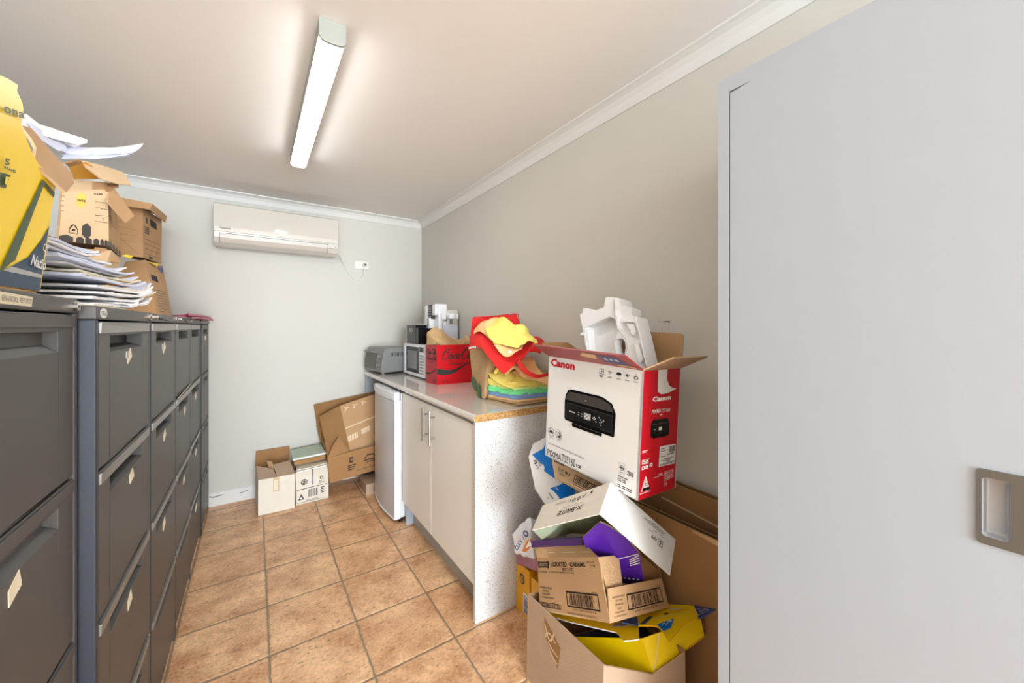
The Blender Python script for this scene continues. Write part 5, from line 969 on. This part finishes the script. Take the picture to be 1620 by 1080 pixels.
# --- tall flattened cartons against the wall
B = Box8([(1.19, 1.10, 0), (1.19, .475, 0), (1.245, .475, 0), (1.245, 1.10, 0)], [(1.19, 1.10, .616), (1.19, .475, .616), (1.245, .475, .60), (1.245, 1.10, .60)])
t = carton('flattened_carton', 'tall flattened brown carton standing behind the pile next to the white cupboard', B, .004, (0, 1, 2, 3), M['kraft2'], M['kraft3'], M['kedge'])
fc = Face(*B.side(0)); fc.poly([(.80, .84), (.92, .80), (.92, .796), (.80, .836)], M['darkcut']); fc.done(t, 'crease'); fc = Face(*B.side(0)); fc.poly([(.86, .22), (.97, .17), (.97, .162), (.87, .20)], M['darkcut']); fc.done(t, 'crease'); fc = Face(*B.side(0)); fc.poly([(.62, .985), (.99, .955), (1, .965), (1, 1), (.62, 1)], M['tape']); fc.done(t, 'tape')
B = Box8([(1.255, 1.15, 0), (1.255, .47, 0), (1.296, .47, 0), (1.296, 1.15, 0)], [(1.262, 1.15, .72), (1.262, .47, .700), (1.296, .47, .700), (1.296, 1.15, .72)])
t = carton('flattened_carton', 'tallest flattened brown carton, right against the wall behind the others', B, .004, (0, 1, 2, 3), M['kraft3'], M['kraft2'], M['kedge'])
fc = Face(*B.side(0)); fc.poly([(.78, .86), (.99, .84), (.99, 1.0), (.80, 1.0)], M['kraft2']); fc.rect(.86, .6, .865, 1, M['kraft3'], 2); fc.poly([(.4, .90), (.99, .86), (.99, .868), (.4, .91)], M['kedge'], 2); fc.done(t, 'tape')

# --- amber boxes, maroon and white plastic bags beside the end panel
B = Box8([(.996, 1.452, 0), (.990, 1.335, 0), (1.16, 1.33, 0), (1.16, 1.452, 0)], [(.998, 1.452, .105), (.992, 1.335, .105), (1.16, 1.33, .105), (1.16, 1.452, .105)])
t = carton('biscuit_box', 'lower yellow-orange box with barcode on the floor beside the end panel', B, .002, (0, 1, 2, 3), M['amber'], M['amber'], M['amber'], top=True)
fc = Face(*B.side(0)); fc.rect(.52, .12, .95, .95, M['white']); fc.bars(.58, .18, .88, .90, M['midblue'], 14, 6, 2, tilt=1); fc.done(t)
B = Box8([(.998, 1.450, .106), (.994, 1.345, .106), (1.16, 1.335, .106), (1.16, 1.450, .106)], [(1.0, 1.450, .208), (.998, 1.352, .208), (1.16, 1.342, .215), (1.16, 1.450, .208)])
t = carton('biscuit_box', 'upper yellow-orange box with dark emblem stacked on the barcode box', B, .002, (0, 1, 2, 3), M['amber'], M['amber'], M['amber'], top=True)
fc = Face(*B.side(0)); fc.disc(.45, .42, .20, M['dgrey'], 1, r0=.15, sq=1.1); fc.stroke([(.32, .42), (.45, .60), (.55, .40), (.45, .26)], .03, M['dgrey']); fc.disc(.45, .42, .05, M['dgrey'], 2); fc.done(t)
b = MB(); b.box(.992, 1.15, 1.226, 1.330, 0, .20, M['amber']); tag(obj('biscuit_box', b, bevel=.002), 'plain orange box face nearest the brown carton, right of the emblem box', 'box')
b = MB(); soft(b, [at(817, 893, D=1.70), at(856, 905, D=1.52), at(872, 900, D=1.62), at(828, 888, D=1.76), at(816, 873, D=1.70), at(856, 876, D=1.52), at(870, 872, D=1.62), at(825, 870, D=1.76)], M['maroonp'], 10, .007, 26, 3, 3)
tag(obj('plastic_bag', b, smooth=True), 'crumpled maroon plastic bag on the yellow-orange boxes', 'bag')
t = thing('plastic_bag', 'crumpled white plastic bag with blue printing above the maroon bag', 'bag', tuple(at(830, 880, D=1.62)))
b = MB(); soft(b, [at(814, 876, D=1.66), at(846, 884, D=1.54), at(868, 876, D=1.60), at(832, 874, D=1.73), at(812, 842, D=1.66), at(838, 818, D=1.56), at(866, 826, D=1.62), at(826, 826, D=1.73)], M['plastic'], 12, .012, 24, 5, 2); obj('bag_body', b, t, smooth=True)
fc = Face(at(820, 872, D=1.575), at(839, 842, D=1.51), at(833, 836, D=1.53), at(815, 866, D=1.60), .004); fc.text('OXY', .02, .05, .55, .95, M['midblue'], bold=.04); fc.text('/', .62, .05, .7, .95, M['midblue'], bold=.04); fc.disc(.85, .5, .12, M['midblue'], 1, r0=.06); fc.done(t, 'lettering')
fc = Face(at(826, 876, D=1.545), at(845, 868, D=1.50), at(846, 850, D=1.51), at(832, 852, D=1.54), .004); fc.poly([(0, .2), (.4, 0), (1, .5), (.8, 1), (.2, .8)], M['canon'] if False else M['orangep']); fc.poly([(.3, .3), (.9, .4), (.6, .9)], M['white'], 2); fc.done(t, 'printing')

# ================================================================== ON TOP OF THE FILING CABINETS
# --- big yellow torn carton
XB = -.31
def yp(u, v, k=0.0): return at(u, v, X=XB + k)
t = thing('torn_carton', 'big bright yellow carton with torn corner on the nearest filing cabinet', 'box', (-.45, .86, 1.334))
out = [(-95, 440), (0, 451.5), (63.5, 460.5), (70, 405), (78, 358), (86, 305), (90, 285), (70, 268), (60, 258), (50, 240), (40, 214), (33, 200), (36, 186), (37, 176), (36, 164), (27, 144), (28, 134), (12, 124), (0, 119), (-60, 92), (-140, 60)]
def bul(u, v): return at(u, v, X=XB + .012 * math.sin(math.pi * min(1, max(0, (v - 100) / 360))) * 1.0)
b = MB(); b.slab([at(u, v, X=XB) for u, v in out], .005, M['yellow'], M['kin'], M['kedge'])
zt = 1.64
b.slab([yp(63.5, 460.5), V((-.60, 1.03, 1.334)), V((-.60, 1.06, 1.52)), yp(89, 287)], .005, M['yellow'], M['kin'], M['kedge'])
b.slab([V((-.60, 1.03, 1.334)), V((-.60, .70, 1.334)), V((-.60, .70, 1.60)), V((-.60, 1.05, 1.56))], .005, M['kraft']); b.slab([V((XB, .70, 1.334)), V((XB, 1.0, 1.334)), V((-.60, 1.03, 1.334)), V((-.60, .70, 1.334))][::-1], .005, M['kraft']); obj('carton_body', b, t)
def yface(q, lift=.0012): return Face(*[yp(*p) for p in q], lift)
fc = yface([(0, 459), (64, 459), (64, 119), (0, 119)])
def pp_(L, m, k): fc.mb.add([yp(u, v, .0008 * k) for u, v in L], [list(range(len(L)))], m)
pp_([(-60, 470 - 26), (0, 451), (63, 460), (70, 405), (78, 357), (66.7, 377.8), (44.4, 406.7), (20, 420), (0, 430), (-60, 455 - 30)], M['navy'], 1)
pp_([(5.5, 427.8), (17.8, 421), (66.5, 434.4), (65.5, 440)], M['ltgrey'], 2)
pp_([(67.5, 283), (87, 305), (85.5, 312), (69.5, 293), (24, 412), (17, 416), (3, 429), (0, 430), (0, 426)], M['dgreen'], 2)
pp_([(0, 272), (16.7, 276.7), (9, 297.8), (0, 295.8)], M['dgreen'], 2); fc.done(t, 'printed_panels')
for s_, q, m_, bo in (('ona', [(-1, 176.5), (33, 187), (33, 178), (-1, 165)], 'dgreen', .03), ('5', [(.8, 259), (8.5, 262), (10, 251), (1.2, 249)], 'dgreen', .04), ('REAMS', [(0, 265), (18.5, 273.5), (19.5, 268.5), (0, 261)], 'dgreen', .04), ('E', [(1, 290), (9.5, 292.8), (12.5, 280.5), (3, 277.8)], 'yellow', .06), ('National', [(42, 419), (84, 436), (87, 416), (47.5, 402)], 'white', .02), ('Of', [(62, 396.5), (70.5, 400), (73, 386), (64.5, 383.5)], 'white', .01)):
    fc = yface(q, .0026)
    if s_ == 'National':
        s_ = 'Natio'; fc = yface([(42.5, 419), (66.5, 428), (69, 411), (47.5, 402)], .0026)
    fc.text(s_, 0, 0, 1, 1, M[m_], bold=bo); fc.done(t, 'lettering')
fl_ = [(34, 198, .66), (50, 219, .685), (58, 234, .69), (54, 259.5, .67), (82, 283, .70), (105, 304, .73), (117, 290, .76), (114.5, 275, .77), (78, 236, .76), (50.6, 203, .73)]
f_ = flap(t, [at(u, v, D=d) for u, v, d in fl_], .005, M['kraft'], M['yellow'], M['kedge'], label='torn brown flap bent outward')
# --- loose sheets sticking out of the torn carton
def sheet(rows, m, lb, amp=.003, seed=0, nm='paper_sheet', group=None, t_=.0012, n=5):
    b = MB(); drape(b, [[at(u, v, D=d) for u, v, d in r] for r in rows], M[m], t_, n, amp, 20, seed); return tag(obj(nm, b), lb, 'papers', group)
sheet([[(35, 198, .72), (60, 212, .80), (92, 236, .90)], [(34, 186, .74), (62, 205, .84), (98, 232, .94)], [(42, 181, .80), (66, 199, .90), (120, 222, 1.02)]], 'bluepaper', 'white sheet curling out of the torn yellow carton, nearest its corner', .003, 1)
sheet([[(62, 205, .82), (90, 222, .90), (118, 234, .96)], [(64, 199, .86), (98, 214, .95), (130, 228, 1.0)], [(70, 199, .92), (108, 212, 1.0), (139, 222, 1.06)]], 'paper', 'topmost sheet of the fan of papers above the brown flap', .002, 2)
sheet([[(70, 214, .84), (98, 238, .92), (120, 246, .97)], [(78, 210, .88), (110, 232, .96), (150, 244, 1.02)], [(90, 212, .92), (125, 232, 1.0), (172, 243, 1.08)]], 'bluepaper', 'bluish sheet in the middle of the fan of papers above the brown flap', .002, 4)
sheet([[(98, 246, .94), (130, 249, .98), (170, 249, 1.02)], [(105, 238, .98), (145, 241, 1.04), (206, 243, 1.10)], [(120, 232, 1.02), (165, 235, 1.10), (221, 235, 1.16)]], 'bluepaper', 'lowest bluish sheet reaching furthest right above the archive carton', .002, 6)
sheet([[(110, 242, .98), (150, 244, 1.02), (196, 243, 1.08)], [(118, 236, 1.0), (160, 236, 1.06), (214, 238, 1.12)], [(130, 232, 1.04), (175, 233, 1.12), (227.6, 227, 1.17)]], 'paper', 'white sheet with an upturned corner at right of the paper fan', .002, 8)
def cut(L, m, lb):
    b = MB(); b.slab([at(u, v, D=d) for u, v, d in L], .0015, M[m]); return tag(obj('paper_sheet', b), lb, 'papers')
cut([(35, 200, .70), (70, 215, .80), (122, 229, .97), (138, 226, 1.0), (138, 220.5, 1.02), (82, 203, .86), (62, 196, .82), (41, 180, .77), (33, 182, .73)], 'paper', 'long white folded sheet along the top edge of the paper fan')
cut([(60, 218, .74), (93, 239, .86), (107, 237, .92), (97, 214, .90), (72, 210, .82), (46, 192, .74)], 'bluepaper', 'short sheet directly above the torn brown flap, shaded underside coloured bluish')  # bluish paper colour stands in for the shaded underside
cut([(97, 250, .90), (160, 251, 1.02), (171, 250, 1.05), (206, 246, 1.12), (150, 242, 1.06), (106, 240, .95)], 'bluepaper', 'bottom bluish sheet of the paper fan, just above the archive carton lid')
# --- heap of papers on the second cabinet
PRO = [(0, 218, 484), (.06, 236, 476), (.13, 243, 470), (.22, 240, 463), (.32, 248, 459), (.42, 246, 452), (.52, 236, 447), (.62, 224, 441), (.72, 218, 434), (.82, 206, 425), (.90, 178, 412), (1.0, 150, 400)]
def prof_at(s_):
    for (a, x0, y0), (c, x1, y1) in zip(PRO, PRO[1:]):
        if a <= s_ <= c: k = (s_ - a) / (c - a); return x0 + (x1 - x0) * k, y0 + (y1 - y0) * k
    return PRO[-1][1:]
NL = 24
for i in range(NL):
    s_ = i / (NL - 1); r = random.Random(i * 13 + 5); u, v = prof_at(s_); z = 1.3240 + .148 * s_ ** .95 + r.uniform(-.0005, .0005)
    xf = -.300 - .05 * s_ + r.uniform(-.012, .012); ratio = ((u - 810) / FPX); ye = xf * (math.cos(CAM_YAW) + 0) / 1  # placeholder
    k = (ratio * math.cos(CAM_YAW) + math.sin(CAM_YAW)) / (math.cos(CAM_YAW) - ratio * math.sin(CAM_YAW)); ye = xf / k
    ye = ye + r.uniform(-.07, .04); L = r.uniform(.42, .60) if s_ < .8 else .42; ys = max(1.075, ye - L)
    zt_ = C0.z + (HOR - v) / FPX * (xf * Fw.x + ye * Fw.y); tip = max(-.01, min(.045, zt_ - z)) * .8
    if s_ > .62: mt, nm, lb, g = r.choice((('bluepaper'), ('bluepaper'), ('paper'))), 'paper_bundle', 'bluish-white sheets in the upper layers of the heap on the second cabinet', 'papers in the upper heap'
    elif s_ > .38: mt, nm, lb, g = r.choice(('cream', 'cream', 'paper', 'bluepaper')), 'paper_bundle', 'cream and white folders in the middle of the heap on the second cabinet', 'folders in the middle of the heap'
    else: mt, nm, lb, g = r.choice(('paper', 'paper', 'cream')), 'paper_bundle', 'sagging white papers at the bottom of the heap on the second cabinet', 'papers at the bottom of the heap'
    wd = r.uniform(.16, .19); th_ = r.uniform(.0045, .0062); b = MB(); sag = r.uniform(-.004, .003); cur = tip
    rows = []
    for a in (0, .45, 1.0):
        row = []
        for c in (0, .35, .7, 1.0):
            y = ys + (ye - ys) * c + r.uniform(-.004, .004); x = xf - wd * a + r.uniform(-.006, .006) - .03 * (1 - c) * s_
            zz = z + .008 * (1 - a) * math.sin(c * 3.1) * .3 + (cur * (c ** 3) * (1 - a * .8)) + r.uniform(-.0015, .0015)
            if c == 1.0 and a == 0: y -= r.uniform(0, .09); zz += r.uniform(-.002, .010)
            row.append(V((x, y, max(zz, 1.324))))
        rows.append(row)
    drape(b, rows, M[mt], th_, 4, .0022, 30, i); tag(obj(nm, b), lb, 'papers', g)
b = MB(); drape(b, [[at(168, 450, D=1.08), at(182, 450, D=1.12), at(197, 449.5, D=1.17)], [at(172, 447, D=1.12), at(186, 446, D=1.17), at(196, 447, D=1.22)]], M['orangep'], .002, 4, .0005, 20, 1); tag(obj('envelope', b), 'orange envelope edge showing in the middle of the paper heap', 'envelope')
# --- archive cartons behind
def fb(u, v, d): return at(u, v, D=d)
Bm = Box8([fb(90, 380, 1.36), fb(172, 389, 1.50), fb(192, 407, 1.78), fb(122, 398, 1.70)], [fb(97, 283, 1.38), fb(171, 288, 1.50), fb(184, 320, 1.76), fb(125, 312, 1.68)])
t = carton('archive_carton', 'open brown archive carton with yellow logo and black hexagons, behind the paper heap', Bm, .004, (0, 1, 2, 3), [M['creamboard'], M['kraft'], M['kraft'], M['kraft']], M['kin'], M['kedge'])
fc = Face(*Bm.side(0)); I = M['ink']
hexp = lambda a, c, w_, h_: [(a - w_, c - h_ * .55), (a, c - h_), (a + w_, c - h_ * .55), (a + w_, c + h_ * .55), (a, c + h_), (a - w_, c + h_ * .55)]
fc.poly(hexp(.42, .68, .09, .125), M['yprint']); fc.text('marbig', .34, .645, .50, .705, I, bold=.02); fc.poly(hexp(.54, .20, .09, .125), M['dgrey'])
for a, w_, h_ in ((.16, .13, .11), (.42, .075, .10), (.585, .068, .10), (.74, .058, .10), (.86, .040, .10), (.94, .030, .10), (.985, .012, .09)): fc.poly([(a - w_, .0), (a + w_, .0), (a + w_, .05 + h_ * .2), (a, h_), (a - w_, .05 + h_ * .2)], M['dgrey'])
fc.poly([(.20, .13), (.37, .13), (.37, .20), (.34, .26), (.285, .285), (.23, .26), (.20, .20)], I); fc.poly([(.215, .15), (.355, .15), (.355, .20), (.285, .27), (.215, .20)], M['creamboard'], 2); fc.disc(.285, .19, .035, I, 3); fc.rect(.21, .135, .36, .145, M['creamboard'], 2)
fc.text('Ref. No. 80020', .68, .785, .87, .815, I, bold=.03); fc.text('DATE', .71, .67, .77, .69, I); fc.rect(.78, .665, .98, .672, I); fc.text('CONTENT', .71, .57, .81, .59, I); fc.rect(.82, .565, .98, .572, I); fc.rect(.70, .46, .99, .467, I); fc.rect(.70, .36, .99, .367, I); fc.rect(.87, .39, .885, .44, I)
for i in range(4): fc.rect(.0, .48 + .08 * i, .08, .488 + .08 * i, I)
fc.poly([(.64, .86), (.96, .88), (.96, .99), (.64, .99)], M['kraft'], 1); fc.rect(.18, .12, .183, 1, M['kedge']); fc.done(t)
fc = Face(*Bm.side(1))
for a, w_ in ((.12, .10), (.36, .10), (.60, .09), (.84, .08)): fc.poly([(a - w_, .0), (a + w_, .0), (a + w_, .06), (a, .12), (a - w_, .06)], M['dgrey'])
for i in range(6): fc.rect(.1, .42 + .06 * i, .85, .427 + .06 * i, I)
fc.done(t)
flap(t, [fb(109, 262, 1.30), fb(118, 284, 1.40), fb(161, 283, 1.48), fb(150, 266, 1.42), fb(136, 256, 1.34)], .004, M['amber'], M['kraft'], M['kedge'], label='yellow underside of raised lid flap')
flap(t, [fb(126.7, 253, 1.32), fb(138, 266, 1.33), fb(161.7, 284, 1.44), fb(186.7, 291, 1.52), fb(208, 293, 1.60), fb(195, 272.5, 1.62), fb(160, 261, 1.48)], .004, M['creamboard'], M['kraft'], M['kedge'], label='raised pale lid flap')
flap(t, [fb(103, 259, 1.25), fb(109, 264, 1.29), fb(132, 259, 1.33), fb(127, 253, 1.31)], .004, M['kraft2'], M['kraft'], M['kedge'])
flap(t, [fb(172, 302, 1.49), fb(171, 320, 1.49), fb(200, 352, 1.56), fb(212.5, 341, 1.60), fb(182, 299, 1.55)], .005, M['kraft'], M['kin'], M['kedge'], label='side flap hanging out')
flap(t, [fb(169, 290, 1.49), fb(169, 303, 1.49), fb(188, 296, 1.55), fb(187, 288, 1.56)], .004, M['kraft2'], M['kin'], M['kedge'])
# brown boxes it stands on
Bu = Box8([V((-.64, 1.42, 1.3235)), V((-.40, 1.62, 1.3235)), V((-.47, 2.02, 1.3235)), V((-.72, 1.82, 1.3235))], [fb(94, 391, 1.37), fb(176, 396, 1.49), fb(193, 411, 1.77), fb(122, 402, 1.69)])
t = carton('archive_carton', 'crumpled brown carton under the hexagon archive carton, mostly hidden by papers', Bu, .004, (0, 1, 2, 3), M['creamboard'], M['kin'], M['kedge'])
flap(t, [fb(148, 410, 1.40), fb(188, 416, 1.52), fb(168, 393, 1.48), fb(152, 391, 1.42)], .004, M['kraft'], M['kin'], M['kedge'])
b = MB(); drape(b, [[fb(66, 400, 1.0), fb(80, 403, 1.05), fb(96, 404, 1.12)], [fb(74, 386, 1.02), fb(84, 392, 1.08), fb(97, 398, 1.14)], [fb(78, 374, 1.08), fb(86, 376, 1.12), fb(98, 386, 1.2)]], M['bag2'], .002, 8, .010, 30, 4)
tag(obj('paper_bag', b), 'crumpled dark brown paper between the yellow carton and the hexagon archive carton', 'paper')
# two stacked archive cartons further right
B2 = Box8([fb(186, 403, 1.86), fb(226, 407, 1.97), fb(255, 417, 2.26), fb(222, 412, 2.2)], [fb(184, 322, 1.86), fb(226, 330, 1.97), fb(256, 347, 2.26), fb(222, 342, 2.2)])
t = carton('archive_carton', 'brown lidded archive carton, upper of the two stacked at the far end of the cabinets', B2, .004, (0, 1, 2, 3), M['kraft'], M['kin'], M['kedge'], top=True)
lidb = Box8([fb(183, 328, 1.84), fb(239, 332, 1.93) if False else fb(227, 334, 1.95), fb(263, 353, 2.26), fb(224, 346, 2.22)], [fb(185, 313, 1.85), fb(240, 321, 1.99), fb(264, 343, 2.28), fb(222, 334, 2.24)])
b = MB(); lb_ = [fb(188, 311.5, 1.86), fb(241, 322, 1.98), fb(264, 342, 2.28), fb(214, 330, 2.2)]; 
b.slab(lb_, .004, M['kraft'], M['kin'], M['kedge']); b.slab([fb(188, 325, 1.84), fb(228, 330, 1.945), fb(237, 332, 1.95), fb(241, 322, 1.975), fb(188, 311.5, 1.85)], .004, M['kraft'], M['kin'], M['kedge']); b.slab([fb(237, 332, 1.95), fb(262, 352, 2.25), fb(264, 342, 2.28), fb(241, 322, 1.975)], .004, M['kraft'], M['kin'], M['kedge']); obj('lid', b, t)
fc = Face(*B2.side(1)); fc.poly([(.36, .72), (.70, .70), (.68, .84), (.34, .88)], M['darkcut']); fc.rect(.14, .74, .22, .86, I)
for i in range(4): fc.rect(.08, .52 + .04 * i, .30, .545 + .04 * i, I, 1)
for i in range(4): fc.rect(.08, .10 + .10 * i, .9, .107 + .10 * i, I)
fc.rect(.3, .02, .5, .07, I); fc.done(t)
fc = Face(*B2.side(0))
for i in range(3): fc.rect(.02, .30 + .12 * i, .75, .306 + .12 * i, M['kin'])
fc.poly([(.1, .34), (.12, .34), (.8, .06), (.78, .05)], M['kin']); fc.done(t)
B3 = Box8([V((-.50, 2.18, 1.3235)), V((-.350, 2.24, 1.3235)), V((-.345, 2.58, 1.3235)), V((-.50, 2.62, 1.3235))], [fb(198, 414, 1.92), fb(229, 411, 1.96), fb(257, 421, 2.27), fb(222, 416, 2.2)])
t = carton('archive_carton', 'lower brown archive carton of the stacked pair, sagging open, with yellow flap edges', B3, .004, (0, 1, 2, 3), M['kraft'], M['kin'], M['kedge'])
flap(t, [fb(226, 424, 1.92), fb(252, 446, 2.12), fb(256, 443, 2.16), fb(230, 411, 1.97)], .004, M['kraft'], M['kin'], M['kedge'])
flap(t, [fb(192, 404, 1.84), fb(206, 409, 1.87), fb(211, 405, 1.88), fb(200, 402.5, 1.86)], .003, M['yellow'], M['yellow'], M['yellow'], label='yellow flap edge')
flap(t, [fb(236, 414, 1.99), fb(248, 421, 2.08), fb(252, 417.5, 2.12), fb(242, 415, 2.05)], .003, M['yellow'], M['yellow'], M['yellow'], label='yellow flap edge')
fc = Face(*B3.side(1)); fc.poly([(.15, .62), (.5, .60), (.48, .72), (.15, .73)], M['darkcut'])
for i in range(9): fc.rect(.2, .08 + .045 * i, .9, .09 + .045 * i, M['dgrey'])
fc.done(t)
b = MB(); drape(b, [[fb(251, 425, 2.14), fb(255, 432, 2.16), fb(256, 434, 2.16)], [fb(252, 421, 2.16), fb(257, 423, 2.2), fb(258, 428, 2.2)]], M['midblue'], .004, 4, .003, 40, 2); tag(obj('blue_wrapper', b), 'scrap of blue plastic poking out beside the stacked archive cartons', 'plastic')
# --- pink folders on the far cabinets
for k, (z, dy, lb) in enumerate(((1.3245, 0, 'lower magenta plastic folder on the far filing cabinets'), (1.337, -.06, 'upper magenta plastic folder on the far filing cabinets'))):
    b = MB(); xe = -.240 - .006 * k
    drape(b, [[(xe, 2.30 + dy, z), (xe + .004, 2.80, z + .006), (xe + .008, 3.32 + dy, z + .003)], [(-.29, 2.64, z + .004), (-.36, 2.9, z + .008), (-.34, 3.30, z + .004)], [(-.33, 2.66, z), (-.48, 2.9, z + .004), (-.46, 3.26, z)]], M['pink'], .009, 5, .001, 15, k); tag(obj('plastic_folder', b), lb, 'folder')
b = MB(); drape(b, [[(-.268, 2.36, 1.3245), (-.262, 2.44, 1.320), (-.262, 2.52, 1.3245)], [(-.30, 2.30, 1.3245), (-.30, 2.42, 1.326), (-.30, 2.60, 1.3245)]], M['paper'], .0015, 5, .002, 30, 3); tag(obj('paper_sheet', b), 'small crumpled white paper at the front edge of the fourth cabinet top', 'papers')
